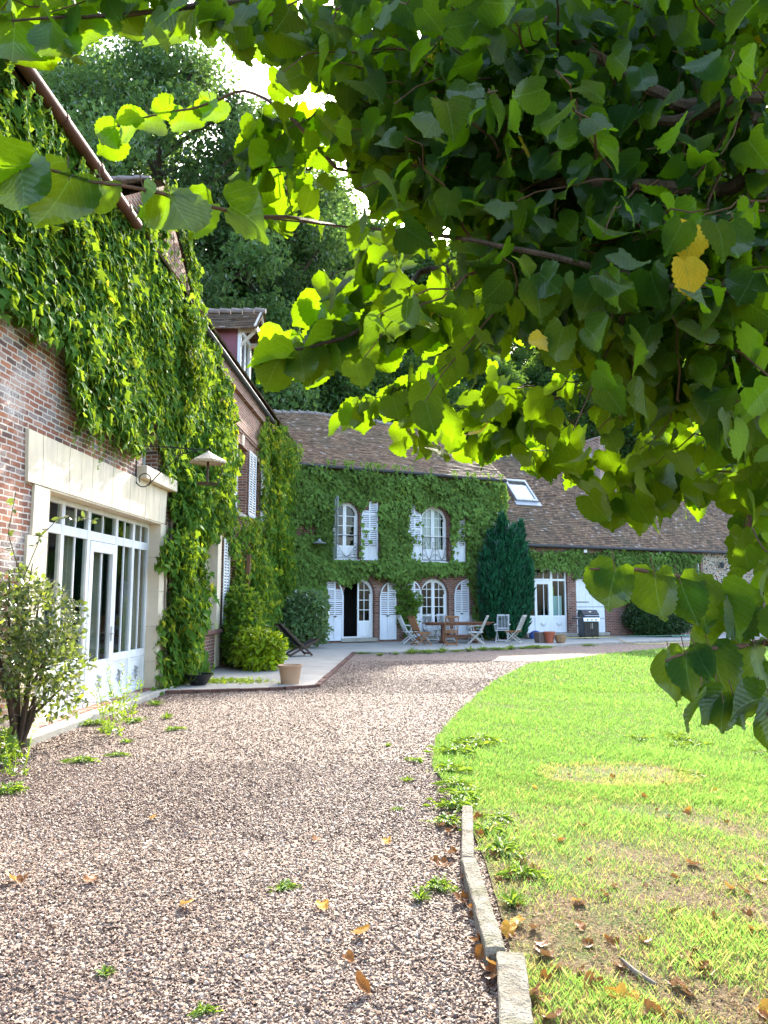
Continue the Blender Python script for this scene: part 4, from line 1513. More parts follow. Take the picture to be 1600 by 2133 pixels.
for a, c in ((7.63, 8.79), (8.90, 9.54)):
    b = MB(TF); b.prism([(a, .96), (c, .96), (c, 2.86), (a, 2.86)], -.125, -.12); b.build('pane', 'glass', kd)
    b = MB(TF); b.prism([(a, .33), (c, .33), (c, .86), (a, .86)], -.14, -.10)
    m_ = (a + c) / 2 + (.18 if a < 8 else 0)
    b.build('panel', 'white_paint', kd)
    b = MB(TF)
    dd = -.063 if a < 8 else -.097
    for sg in (-1, 1):
        b.tube([(m_, .52, dd), (m_ + sg * .10, .56, dd), (m_ + sg * .17, .66, dd)], [.008, .014, .004], 5)
        b.tube([(m_, .56, dd), (m_ + sg * .07, .62, dd), (m_ + sg * .10, .68, dd)], [.006, .010, .003], 5)
    b.build('leaf_motif', 'zinc_light', kd, smooth=True)
backroom(7.5, 9.6, .26, 2.94, 2.2, 'room_wall')
b = MB(TF); b.prism([(8.92, .97), (9.44, .97), (9.44, 1.78), (8.92, 1.78)], -.20, -.19); b.build('door_panel', 'panel_mint', kd)
b = MB(TF); b.prism([(8.92, 1.78), (9.05, 1.78), (9.05, 2.15), (8.92, 2.15)], -.22, -.21); b.build('poster', 'poster_green', kd)
b = MB(TF); b.prism([(7.3, .09), (9.9, .09), (9.9, .235), (7.3, .235)], -.25, .32); b.build('doorstep', 'stone_grey', FH, bevel=.012)
# split stable door
b = MB(TF)
for z0_, z1_ in ((.22, 1.30), (1.32, 2.75)):
    n = 9
    for i in range(n):
        a = 10.08 + (11.61 - 10.08) * i / n
        b.prism([(a, z0_), (a + .166, z0_), (a + .166, z1_), (a, z1_)], -.08, -.03 + .003 * (i % 2))
sdoor = b.build('stable_door', 'white_worn', FH)
b = MB(TF)
for z in (.5, 1.16, 1.5, 2.5): b.prism([(10.085, z), (10.75, z), (10.75, z + .035), (10.085, z + .035)], -.026, -.018)
b.build('hinge', 'iron_black', sdoor)
b = MB(TF); b.prism([(10.0, .09), (11.7, .09), (11.7, .215), (10.0, .215)], -.1, .15); b.build('doorstep', 'stone_grey', FH, bevel=.012)
# tall window at the far end
b = MB(TF)
b.ring([(16.3, .96), (17.39, .96), (17.39, 3.39), (16.3, 3.39)], [(16.38, 1.04), (17.31, 1.04), (17.31, 3.31), (16.38, 3.31)], -.16, -.09)
for z in (1.7, 2.25, 2.8): b.prism([(16.38, z), (17.31, z), (17.31, z + .03), (16.38, z + .03)], -.15, -.10)
b.prism([(16.82, 1.04), (16.88, 1.04), (16.88, 3.31), (16.82, 3.31)], -.15, -.095)
w5 = b.build('window', 'white_paint', FH)
b = MB(TF); b.prism([(16.38, 1.04), (17.31, 1.04), (17.31, 3.31), (16.38, 3.31)], -.13, -.125); b.build('pane', 'glass', w5)
backroom(16.3, 17.4, .96, 3.39, 1.2)
shutter(TF, FH, 'shutter', 17.42, 17.52, .96, 3.4, .01, m='white_worn', pan=.0) if False else None

# wall lights
sp = thing('flood_light', 'small white flood light under the low eaves above the split stable door', 'lamp', FW(10.5, .02, 3.70), FA)
b = MB(); b.box(-.09, .09, -.16, -.08, -.08, .06); b.build('lamp_head', 'white_paint', sp, bevel=.012)
b = MB(); b.tube([(0, 0, 0), (0, -.1, 0)], .02, 6); b.build('bracket', 'steel', sp)
wl = thing('wall_lamp', 'grey enamel dish lamp on the creeper wall beside the upper left arched window', 'lamp', FW(-1.62, .30, 3.62), FA)
b = MB(); b.lathe([(.25, 0), (.255, .012), (.15, .06), (.06, .10), (.04, .17), (.0, .18)], 18); b.build('lamp_shade', 'zinc_light', wl, smooth=True)
b = MB(); b.tube([(0, 0, .16), (0, .1, .24), (0, .30, .22)], .012, 6); b.build('bracket', 'iron_black', wl, smooth=True)
wl2 = thing('wall_lamp', 'dark iron wall lantern on the pale rubble wall under the low eaves', 'lamp', FW(18.6, .05, 3.3), FA)
b = MB(); b.lathe([(.07, -.2), (.10, -.02), (.12, 0), (.02, .1)], 6, (0, -.12)); b.build('lamp_shade', 'zinc_dark', wl2)
b = MB(); b.tube([(0, .05, .02), (0, -.12, .1)], .012, 6); b.build('bracket', 'iron_black', wl2)

# ================================================================== garden furniture
TZ = .05   # terrace level


def make_chair(name, label, m, arms=False, group=None, seat_m=None):
    """folding slatted garden chair facing local +Y"""
    t = thing(name, label, 'chair', group=group)
    W = .23
    b = MB()
    for i in range(7):
        y = -.20 + i * .066
        b.box(-W + .02, W - .02, y, y + .048, .425, .445)
    b.box(-W, -W + .03, -.22, .27, .40, .424).box(W - .03, W, -.22, .27, .40, .424)
    b.build('seat', seat_m or m, t)
    p0, p1 = Vector((0, -.17, .47)), Vector((0, -.40, .98))
    b = MB()
    for sx in (-1, 1): b.beam((sx * (W - .015), -.13, .40), (sx * (W - .015), -.41, 1.0), .03, .04)
    b.beam((-W, -.405, .985), (W, -.405, .985), .03, .06)
    b.beam((-W + .02, -.18, .50), (W - .02, -.18, .50), .02, .05)
    for i in range(7):
        x = -.165 + i * .055
        b.beam((x, -.18, .52), (x, -.395, .965), .034, .012, up=(1, 0, 0))
    b.build('backrest', m, t)
    for sx in (-1, 1):
        b = MB(); b.beam((sx * (W - .015), -.13, .42), (sx * (W - .015), .30, .0), .03, .038); b.build('leg', m, t)
        b = MB(); b.beam((sx * (W - .055), .24, .42), (sx * (W - .055), -.30, .0), .03, .038); b.build('leg', m, t)
    b = MB()
    b.beam((-W + .03, .235, .07), (W - .03, .235, .07), .022, .032).beam((-W + .06, -.235, .06), (W - .06, -.235, .06), .022, .032)
    b.build('stretcher', m, t)
    if arms:
        for sx in (-1, 1):
            b = MB()
            b.beam((sx * (W + .035), -.27, .655), (sx * (W + .035), .24, .635), .055, .024)
            b.beam((sx * (W + .025), .16, .625), (sx * (W + .015), .12, .40), .03, .03)
            b.build('armrest', m, t)
    return t


def put(t, x, y, rz, label=None, z=TZ):
    t.location = (x, y, z)
    t.rotation_euler = (0, 0, R(rz))
    if label: t['label'] = label
    return t


G = 'folding chairs round the terrace table'
ch_br = make_chair('garden_chair', 'brown slatted folding chair at the left table end, seen from the side', 'teak', group=G)
ch_wh = make_chair('garden_chair', 'whitish weathered folding armchair behind the brown side chair, under the climbing rose', 'teak_white', True, G)
ch_gr = make_chair('garden_chair', 'bleached teak folding armchair with pale seat, facing the table from its right', 'teak_grey', True, G, 'teak_white')
ch_tn = make_chair('garden_chair', 'tan slatted folding chair by the dark conifer, turned left, seat end open', 'teak_grey', False, G, 'teak')
# facade direction helpers: table runs along the house
put(ch_br, 1.28, 25.95, -62)
put(dup(ch_br), 2.30, 25.75, 2, 'brown slatted folding chair seen from behind, alone at the near side of the table')
put(ch_wh, .92, 26.95, -75)
c2 = put(dup(ch_wh), 1.78, 28.55, 200, 'whitish folding armchair against the house side of the table, left of its twin')
c3 = put(dup(ch_wh), 2.40, 28.80, 202, 'whitish folding armchair behind the table, before the arched double door')
c4 = put(dup(ch_wh), 3.55, 29.15, 198, 'whitish folding armchair behind the table, nearest the dark conifer')
put(ch_gr, 3.28, 26.55, 75)
c5 = put(dup(ch_wh), 4.42, 27.95, 165, 'whitish slatted armchair facing the drive below the dark conifer')
put(ch_tn, 4.72, 27.15, 62)

tb = thing('garden_table', 'long oval reddish teak table on a pedestal, ringed by folding chairs on the terrace', 'table', (2.72, 27.3, TZ), R(18))
b = MB()
b.lathe([(.98, .715), (1.0, .72), (1.0, .745), (.985, .75)], 40, sx=1.42, sy=.56)
b.build('tabletop', 'teak_dark', tb)
b = MB()
b.lathe([(.93, .655), (.93, .713)], 40, sx=1.38, sy=.5)
b.build('apron', 'teak_dark', tb)
for sx in (-1, 1):
    b = MB(); b.beam((sx * .62, 0, .07), (sx * .62, 0, .656), .09, .16); b.build('pedestal', 'teak_dark', tb)
    b = MB(); b.beam((sx * .62, -.34, .035), (sx * .62, .34, .035), .08, .07); b.build('foot', 'teak_dark', tb)
b = MB(); b.beam((-.575, 0, .25), (.575, 0, .25), .05, .09); b.build('stretcher', 'teak_dark', tb)

# deck chair by the corner
dk = thing('deck_chair', 'dark wooden deck chair with black sling by the ivy corner left of the open door', 'deck chair', (-2.42, 20.9, TZ), R(-62))
dk.scale = (.92, .92, .92)
def crossed(p, q, sx): return ((sx, *p), (sx, *q))
for sx in (-.27, .27):
    b = MB(); b.beam((sx, -.62, .98), (sx, .38, .03), .035, .06); b.build('rail', 'wood_dark', dk)
    b = MB(); b.beam((sx * .84, .62, .50), (sx * .84, -.34, .03), .035, .06); b.build('leg', 'wood_dark', dk)
b = MB()
for y, z in ((-.60, .96), (.33, .08)): b.beam((-.29, y, z), (.29, y, z), .04, .04)
for y, z in ((.60, .485), (-.30, .05)): b.beam((-.24, y, z), (.24, y, z), .04, .04)
b.build('crossbar', 'wood_dark', dk)
b = MB()
pr = [(-.60, .985), (-.40, .74), (-.18, .50), (.02, .33), (.18, .31), (.36, .39), (.60, .515)]
vs = [(x, y, z - .02 * (1 - abs(x) / .22)) for y, z in pr for x in (-.22, 0, .22)]
b.add(vs, [(3 * i + j, 3 * i + j + 1, 3 * i + j + 4, 3 * i + j + 3) for i in range(6) for j in range(2)])
b.build('sling', 'fabric_black', dk, smooth=True)

# big tan planter on the terrace corner
pt = MB()
pt.lathe([(.0, .0), (.175, .0), (.215, .38), (.238, .385), (.238, .43), (.218, .43), (.195, .40), (.16, .06), (.0, .06)], 36)
pot = pt.build('planter', 'pot_tan', smooth=True)
pot.location = (-1.76, 14.12, TZ)
pot.scale = (.97, .97, .80)
tag(pot, 'big empty tan planter standing alone at the sunny terrace corner', 'pot')
# three pots by the kitchen door
def lathe_obj(name, m, prof, loc, label, cat, n=24, rz=0, **k):
    b = MB()
    b.lathe(prof, n, **k)
    o = b.build(name, m, smooth=True)
    o.location = loc
    o.rotation_euler = (0, 0, rz)
    return tag(o, label, cat)
b = MB()
b.add([(-.14, -.14, 0), (.14, -.14, 0), (.14, .14, 0), (-.14, .14, 0), (-.17, -.17, .38), (.17, -.17, .38), (.17, .17, .38), (-.17, .17, .38), (-.14, -.14, .34), (.14, -.14, .34), (.14, .14, .34), (-.14, .14, .34)],
      [(3, 2, 1, 0), (0, 1, 5, 4), (1, 2, 6, 5), (2, 3, 7, 6), (3, 0, 4, 7), (4, 5, 9, 8), (5, 6, 10, 9), (6, 7, 11, 10), (7, 4, 8, 11), (8, 9, 10, 11)])
o = b.build('flower_pot', 'pot_brown'); o.location = (5.72, 27.45, TZ); o.rotation_euler = (0, 0, R(24))
tag(o, 'square dull brown pot, left of the terracotta one by the kitchen door', 'pot', 'pots by the kitchen door')
lathe_obj('flower_pot', 'pot_terracotta', [(0, 0), (.13, 0), (.19, .34), (.215, .345), (.215, .41), (.19, .41), (.17, .36), (0, .36)], (6.03, 27.3, TZ),
          'orange terracotta pot with a rim, between two brown pots by the kitchen door', 'pot')['group'] = 'pots by the kitchen door'
lathe_obj('flower_pot', 'pot_basket', [(0, 0), (.13, 0), (.20, .12), (.21, .24), (.18, .27), (.20, .30), (.17, .30), (.15, .25), (0, .25)], (6.42, 27.25, TZ),
          'low rounded straw coloured pot, right of the terracotta one', 'pot')['group'] = 'pots by the kitchen door'

# gas barbecue
bq = thing('barbecue', 'black gas barbecue on a cart, lid closed, before the white stable door', 'barbecue', FW(9.72, 1.15, TZ), FA - R(14))
b = MB(); b.box(-.33, .33, -.24, .26, .10, .80); b.build('cabinet', 'enamel_black', bq, bevel=.01)
b = MB(); b.box(-.345, -.332, -.23, .25, .12, .78); b.build('side_panel', 'enamel_blue', bq)
for sx in (-1, 1):
    b = MB(); b.box(sx * .16 - .15, sx * .16 + .15, -.258, -.242, .13, .72); dd = b.build('door', 'enamel_black', bq, bevel=.006)
    b = MB(); b.tube([(sx * .035, -.285, .40), (sx * .035, -.285, .62)], .009, 6); b.build('handle', 'steel', dd)
b = MB()
pr = [(-.30, .845), (.28, .845), (.30, .95), (.24, 1.10), (.10, 1.16), (-.06, 1.15), (-.26, .98)]
vs = [(x, y, z) for x in (-.35, .35) for y, z in pr]
n = len(pr)
b.add(vs, [tuple(range(n)), tuple(reversed(range(n, 2 * n)))] + [(i, i + n, (i + 1) % n + n, (i + 1) % n) for i in range(n)])
lid = b.build('lid', 'enamel_black', bq, bevel=.012)
b = MB(); b.tube([(-.30, -.27, .93), (-.30, -.33, .92), (.30, -.33, .92), (.30, -.27, .93)], .014, 8); b.build('handle', 'steel', lid, smooth=True)
b = MB(); b.box(-.05, .05, -.165, -.155, 1.04, 1.10); b.build('thermometer', 'steel', lid)
b = MB(); b.add([(-.35, -.25, .80), (.35, -.25, .80), (.35, .25, .80), (-.35, .25, .80), (-.35, -.32, .70), (.35, -.32, .70), (.35, -.29, .845), (-.35, -.29, .845), (.35, .25, .843), (-.35, .25, .843)],
                 [(4, 5, 6, 7), (7, 6, 8, 9), (0, 1, 5, 4), (3, 2, 1, 0), (0, 4, 7, 9, 3), (1, 2, 8, 6, 5), (2, 3, 9, 8)])
cp = b.build('control_panel', 'steel', bq)
for x in (-.18, 0, .18):
    b = MB(); b.tube([(x, -.30, .765), (x, -.345, .755)], .026, 10); b.build('knob', 'black_plastic', cp)
for sx in (-1, 1):
    b = MB(); b.box(*((.352, .62) if sx > 0 else (-.62, -.352)), -.22, .22, .78, .83); b.build('side_shelf', 'zinc_dark' if sx < 0 else 'zinc_light', bq, bevel=.008)
    for y in (-.18, .2):
        b = MB(); b.tube([(sx * .27 - .03, y, .055), (sx * .27 + .03, y, .055)], .055, 12); b.build('wheel', 'black_plastic', bq)

# bistro set at the far end
def bistro_table(loc, rz):
    t = thing('bistro_table', 'small white folding bistro table on crossed legs beside the rubble wall', 'table', loc, rz)
    b = MB(); b.box(-.34, .34, -.3, .3, .71, .735); b.build('tabletop', 'white_paint', t, bevel=.006)
    for sy in (-.24, .24):
        for sg in (-1, 1):
            b = MB(); b.beam((-.28 * sg, sy + .02 * sg, 0), (.28 * sg, sy + .02 * sg, .71), .022, .022); b.build('leg', 'white_paint', t)
    b = MB()
    for sx in (-.2, .2): b.beam((sx, -.24, .14), (sx, .24, .14), .015, .015)
    b.build('stretcher', 'white_paint', t)
    return t
def bistro_chair(loc, rz, label):
    t = thing('bistro_chair', label, 'chair', loc, rz, 'white bistro chairs')
    b = MB(); b.lathe([(0, .44), (.19, .44), (.20, .45), (.19, .462), (0, .462)], 20); b.build('seat', 'white_paint', t, smooth=True)
    b = MB()
    pts = [(.17, -.17, .44), (.19, -.22, .62)] + [(.20 * math.cos(a), -.25, .68 + .20 * math.sin(a)) for a in [i * math.pi / 10 for i in range(11)]] + [(-.19, -.22, .62), (-.17, -.17, .44)]
    b.tube(pts, .012, 6)
    for r_ in (.06, .12):
        b.tube([(r_ * math.cos(i * .5236), -.245, .72 + r_ * math.sin(i * .5236)) for i in range(13)], .006, 5)
    b.tube([(-.19, -.23, .62), (.19, -.23, .62)], .008, 5)
    b.build('backrest', 'white_paint', t, smooth=True)
    for sx in (-.17, .17):
        for sg in (-1, 1):
            b = MB(); b.beam((sx, -.2 * sg, 0), (sx, .2 * sg, .44), .018, .018); b.build('leg', 'white_paint', t)
    return t
bistro_table(FW(15.55, 1.15, .10), FA)
bistro_chair(FW(14.65, 1.15, .10), FA + R(-80), 'white bistro chair left of the small bistro table, nearest the clipped bush')
bistro_chair(FW(16.45, .95, .10), FA + R(100), 'white round backed bistro chair right of the small bistro table')

# lantern, bowl, sill pots, post, hose
ln_ = thing('lantern', 'small black glazed garden lantern on the ground at the foot of the ivy pier', 'lantern', (-3.86, 13.75, .05))
b = MB(); b.lathe([(.11, .25), (.115, .27), (.11, .28)], 6); b.tube([(0, 0, 0), (0, 0, .26)], .012, 6)
for k in range(6):
    a_ = k * math.pi / 3
    b.tube([(.095 * math.cos(a_), .095 * math.sin(a_), .27), (.105 * math.cos(a_), .105 * math.sin(a_), .44)], .008, 4)
b.lathe([(.145, .44), (.15, .45), (.05, .53), (.03, .57), (0, .575)], 6)
b.build('cage', 'iron_black', ln_)
b = MB(); b.lathe([(.09, .285), (.098, .43)], 6); b.build('lamp_glass', 'lamp_glass', ln_)
lathe_obj('bowl_planter', 'black_plastic', [(0, 0), (.14, 0), (.26, .19), (.27, .20), (.25, .20), (.14, .06), (0, .06)], (-3.42, 13.9, TZ), 'shallow black bowl planter on the terrace below the ivy pier', 'pot')
lathe_obj('sill_pot', 'pot_green', [(0, 0), (.065, 0), (.085, .13), (.075, .13), (0, .11)], (-4.39 + .0323 * 16.9 + .02, 16.9, .946), 'little yellowish green pot on the brick sill of the ground floor window', 'pot')
lathe_obj('sill_pot', 'stone_grey', [(0, 0), (.055, 0), (.075, .10), (.065, .10), (0, .085)], (-4.39 + .0323 * 16.6 + .02, 16.6, .946), 'little grey pot on the brick sill of the ground floor window', 'pot')
b = MB(); b.beam((-3.50, 18.6, .1), (-3.42, 18.72, 2.75), .10, .09)
tag(b.build('wooden_post', 'wood_post', bevel=.01), 'brown wooden post leaning up among the creepers left of the yellow shrub', 'post')
def hose(name, m, pts, label):
    b = MB()
    P = []
    for i in range(len(pts) - 1):
        for u in (0, .25, .5, .75):
            p0, p1, p2, p3 = (Vector(pts[max(0, min(len(pts) - 1, i + k))]) for k in (-1, 0, 1, 2))
            P.append(.5 * ((2 * p1) + (p2 - p0) * u + (2 * p0 - 5 * p1 + 4 * p2 - p3) * u * u + (3 * p1 - p0 - 3 * p2 + p3) * u ** 3))
    P.append(Vector(pts[-1]))
    b.tube(P, .016, 6)
    return tag(b.build(name, m, smooth=True), label, 'hose')
hose('garden_hose', 'hose_yellow', [FW(8.3, 1.35, .12), FW(9.3, 1.75, .12), FW(10.3, 1.9, .12), (9.0, 27.4, .03), (9.9, 27.35, .02), (11.2, 28.3, .02), (13.4, 29.2, .02)], 'yellow garden hose lying across terrace edge and gravel before the barbecue')
hose('garden_hose', 'hose_green', [FW(11.6, 1.3, .12), FW(12.6, 1.75, .12), FW(13.6, 1.7, .12), FW(14.4, 1.95, .12), FW(14.9, 2.2, .12), FW(14.2, 2.35, .12), FW(13.2, 2.15, .12)], 'green garden hose looped on the terrace in front of the clipped bush')
# towel and washing bundle in the shade behind the conifer
b = MB()
b.lathe([(0, 0), (.24, .0), (.27, .12), (.2, .26), (.08, .32), (0, .33)], 12, sx=1., sy=.7)
o = b.build('laundry_bundle', 'blue_towel', smooth=True); o.location = FW(7.62, .42, TZ)
tag(o, 'dark blue bundle on the ground between conifer and kitchen door', 'bundle')
# limestone kerb blocks between gravel and lawn
KG = 'stone kerb blocks along the lawn'
for (p, q, w_, lab) in (((.62, 5.72), (.50, 4.62), .080, 'farthest weathered stone kerb block, half hidden under lawn weeds'),
                        ((.50, 4.60), (.49, 3.46), .090, 'middle stone kerb block, long, between gravel and lawn'),
                        ((.55, 3.42), (.41, 2.35), .125, 'nearest pale stone kerb block, tilted out of line at the picture foot')):
    b = MB()
    p, q = Vector((*p, .02)), Vector((*q, .02))
    N = 16
    dr = (q - p) / N
    sd_ = Vector((dr.y, -dr.x, 0)).normalized()
    ring = []
    for i in range(N + 1):
        c = p + dr * i
        j = lambda s=.006: random.uniform(-s, s) * .45
        e = .01 if i in (0, N) else 0
        pr = [(-w_ / 2, -.06), (-w_ / 2 + .002, .062), (-w_ / 2 + .007, .070), (0, .074), (w_ / 2 - .007, .070), (w_ / 2 - .002, .062), (w_ / 2, -.06)]
        ring.append([c + sd_ * (-(a + j(.005))) + Vector((0, 0, h + (j(.007) if h > 0 else 0) - e)) for a, h in pr])
    vs = [v for r_ in ring for v in r_]
    fs = [(i * 7 + k, i * 7 + k + 1, i * 7 + k + 8, i * 7 + k + 7) for i in range(N) for k in range(6)]
    fs += [tuple(range(6, -1, -1)), tuple(range(N * 7, N * 7 + 7))]
    b.add(vs, fs)
    tag(b.build('kerb_block', 'kerb_stone' if 'kerb_stone' in M else 'stone_grey'), lab, 'kerb', KG)

# ================================================================== vegetation
def hn(a, b, s, k=0.):
    """cheap smooth pseudo noise in [-1,1]"""
    return (np.sin(a * s + 1.7 * np.sin(b * s * .8 + k)) + np.sin(b * s * 1.27 + 1.3 * np.sin(a * s * .7 + 2 * k)) + np.sin((a - b) * s * .61 + k)) / 3


def ivy(name, label, loc, rz, axes, parts, holes, size, mat, strands=()):
    """climbing leaves on a wall; parts: (polygon in (along, z), leaves per m2, thickness, share of leaves yellowed as sunlit tips)"""
    sc = Scatter()
    out = np.array([1., 0, 0]) if axes == 'L' else np.array([0, -1., 0])
    alo = np.array([0, 1., 0]) if axes == 'L' else np.array([1., 0, 0])
    up = np.array([0, 0, 1.])
    for poly, dens, thick, yel in parts:
        pa = np.array(poly)
        lo, hi = pa.min(0) - .3, pa.max(0) + .3
        n = int(dens * (hi[0] - lo[0]) * (hi[1] - lo[1]))
        s = rng.uniform(lo[0], hi[0], n)
        z = rng.uniform(lo[1], hi[1], n)
        js = s + .13 * hn(s, z, 5., 1) + rng.normal(0, .05, n)
        jz = z + .16 * hn(s, z, 4., 2) + rng.normal(0, .06, n)
        k = inpoly(np.stack([js, jz], 1), poly) & (z > .02)
        for h, pr in holes:
            k &= ~(inpoly(np.stack([s, z], 1), h) & (rng.random(n) < pr))
        s, z = s[k], z[k]
        n = len(s)
        nz = .5 + .45 * hn(s, z, 1.6, 3) + .38 * hn(s, z, 4.2, 5)
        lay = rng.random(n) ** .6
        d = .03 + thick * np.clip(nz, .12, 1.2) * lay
        P = out * d[:, None] + alo * s[:, None] + up * z[:, None]
        r_ = rndn(n)
        Y = up * -.85 + out * rng.uniform(.05, .6, n)[:, None] + r_ * .34
        Zh = out * 1. + up * rng.uniform(.0, .7, n)[:, None] + rndn(n) * .36
        X, Y, Z = frames(Y, Zh)
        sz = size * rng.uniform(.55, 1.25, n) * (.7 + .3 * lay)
        tint = np.clip(.36 + .22 * lay + .16 * hn(s, z, 2.2, 7) + rng.normal(0, .10 if axes == 'L' else .18, n), .02, .78)  # leaves deeper in the mass darker, shade put into the tint
        yl = rng.random(n) < yel * (1 + hn(s, z, 1.1, 9)) * lay  # outer leaves yellowed, sunlit tips put into the colour
        tint[yl] = rng.uniform(.84, 1., yl.sum())
        v = rng.integers(0, len(T_IVY), n)
        for q in range(len(T_IVY)):
            m_ = v == q
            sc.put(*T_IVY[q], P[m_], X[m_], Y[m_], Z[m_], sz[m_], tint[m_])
    for (s0, s1, z0, cnt, lmin, lmax, dd) in strands:
        for _ in range(cnt):
            s = rng.uniform(s0, s1)
            L = rng.uniform(lmin, lmax)
            n = int(L / .035)
            zz = z0 - np.arange(n) * .035
            ss = s + .05 * np.sin(np.arange(n) * .35 + s * 9) + rng.normal(0, .015, n)
            P = out * (dd + rng.uniform(-.05, .06)) + alo * ss[:, None] + up * zz[:, None]
            Y = up * -.7 + alo * rng.choice((-1, 1), n)[:, None] * .6 + rndn(n) * .3
            X, Y, Z = frames(Y, out + rndn(n) * .4)
            sc.put(*T_IVY[0], P, X, Y, Z, size * .5 * np.linspace(1.1, .5, n), np.clip(rng.normal(.6, .1, n), 0, .78))
    o = sc.build(name, mat)
    o.location, o.rotation_euler = loc, (0, 0, rz)
    return tag(o, label, 'ivy')


A1 = [(5.0, 7.32), (10.4, 7.3), (11.2, 7.9), (12.5, 9.0), (13.0, 9.05), (13.9, 8.5), (15.0, 7.75), (15.8, 7.25), (16.5, 6.95), (17.2, 6.7), (17.5, 5.3), (17.9, 4.0),
      (17.4, 3.2), (16.6, 3.05), (15.5, 2.8), (15.45, 1.6), (15.9, .4), (15.8, .05), (13.35, .05), (13.3, .95), (13.35, 2.0), (12.75, 2.25), (12.75, 2.6), (13.35, 3.1), (13.3, 3.6), (12.75, 3.9), (11.9, 4.25),
      (11.5, 3.98), (10.8, 3.95), (10.1, 3.95), (9.4, 3.9), (9.15, 4.35), (8.95, 4.7), (8.0, 4.6), (7.2, 4.6), (5.0, 4.7)]
A2 = [(13.3, 7.2), (16.6, 6.6), (17.0, 3.4), (15.4, 2.9), (15.4, 1.4), (15.7, .1), (13.6, .1), (13.5, 2.0), (13.6, 4.0)]
A3 = [(17.0, 6.7), (18.25, 6.3), (18.5, 3.9), (17.5, 3.4)]
A4 = [(13.05, 1.4), (13.6, 1.6), (13.8, .02), (12.75, .02), (12.85, .7)]
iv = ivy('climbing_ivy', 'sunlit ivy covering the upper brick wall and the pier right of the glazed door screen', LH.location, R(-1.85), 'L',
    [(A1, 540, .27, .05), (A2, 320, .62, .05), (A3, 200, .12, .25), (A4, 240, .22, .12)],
    [([(12.0, 3.7), (12.7, 3.7), (12.7, 4.62), (12.0, 4.62)], .93), ([(12.35, 7.35), (13.9, 7.25), (14.1, 8.0), (13.35, 8.75), (12.4, 8.75)], .95),
     ([(15.75, .98), (17.0, .98), (17.0, 2.9), (15.75, 2.9)], .97), ([(17.42, 4.2), (17.6, 4.2), (17.6, 5.55), (17.42, 5.55)], .9)],
    .15, 'ivy_leaf', [(9.2, 12.0, 4.05, 16, .15, .75, .10), (12.8, 13.2, 2.6, 5, .2, .6, .12), (6, 9, 7.0, 14, .5, 1.6, .42)])
b = MB(TL)
for pts in ([(13.5, .0, .05), (13.6, 1.2, .07), (13.45, 2.6, .06), (13.7, 4.4, .08), (13.3, 6.3, .05), (13.25, 7.5, .05), (13.1, 8.4, .03)], [(13.5, .0, .05), (13.4, .9, .06), (13.25, 1.9, .05), (13.28, 3.0, .05)],
            [(13.7, 4.4, .08), (12.6, 5.2, .05), (12.75, 6.8, .05), (12.8, 7.6, .04), (12.7, 8.3, .03)], [(13.6, 1.2, .07), (14.6, 2.2, .09), (15.2, 3.2, .08), (16.2, 4.6, .05)], [(12.6, 5.2, .05), (11.0, 5.0, .04), (9.6, 4.6, .04), (8.4, 4.9, .04)],
            [(11.0, 5.0, .04), (10.4, 4.3, .03), (10.3, 3.9, .02)]):
    P_ = [Vector(p) for p in pts]
    q_ = []
    for i in range(len(P_) - 1):
        for u in (0, .33, .66): q_.append(P_[i].lerp(P_[i + 1], u) + Vector((random.uniform(-.04, .04), random.uniform(-.03, .03), random.uniform(0, .02))) * (1 if i or u else 0))
    q_.append(P_[-1])
    b.tube(q_, list(np.linspace(.030, .010, len(q_))), 6)
b.build('stem', 'stem_grey', iv, smooth=True)
C1 = [(20.95, 6.5), (22.3, 7.1), (24.0, 7.1), (26.4, 6.9), (26.4, .05), (17.3, .05), (17.25, 1.0), (18.0, 1.3), (18.0, 2.4), (17.5, 3.0), (18.1, 3.75), (19.0, 3.75),
      (20.9, 3.8), (21.3, 4.3), (21.0, 5.2)]
C2 = [(22.6, 7.1), (26.3, 6.9), (26.3, 3.0), (24, 2.6), (22.9, 3.4)]
C3 = [(17.5, 1.9), (19.5, 2.4), (22.0, 2.9), (26.2, 3.6), (26.2, .05), (17.5, .05)]
ivy('climbing_ivy', 'yellow green creeper hanging in curtains at the far end of the left house', LH.location, R(-1.85), 'L',
    [(C1, 250, .40, .10), (C2, 200, .75, .12), (C3, 230, .8, .06)],
    [([(21.62, 4.0), (21.95, 4.0), (21.95, 5.6), (21.62, 5.6)], .9), ([(17.42, 1.0), (17.8, 1.0), (17.8, 3.05), (17.42, 3.05)], .95)],
    .15, 'ivy_leaf', [(22, 26, 7.0, 26, .5, 1.8, .5)])

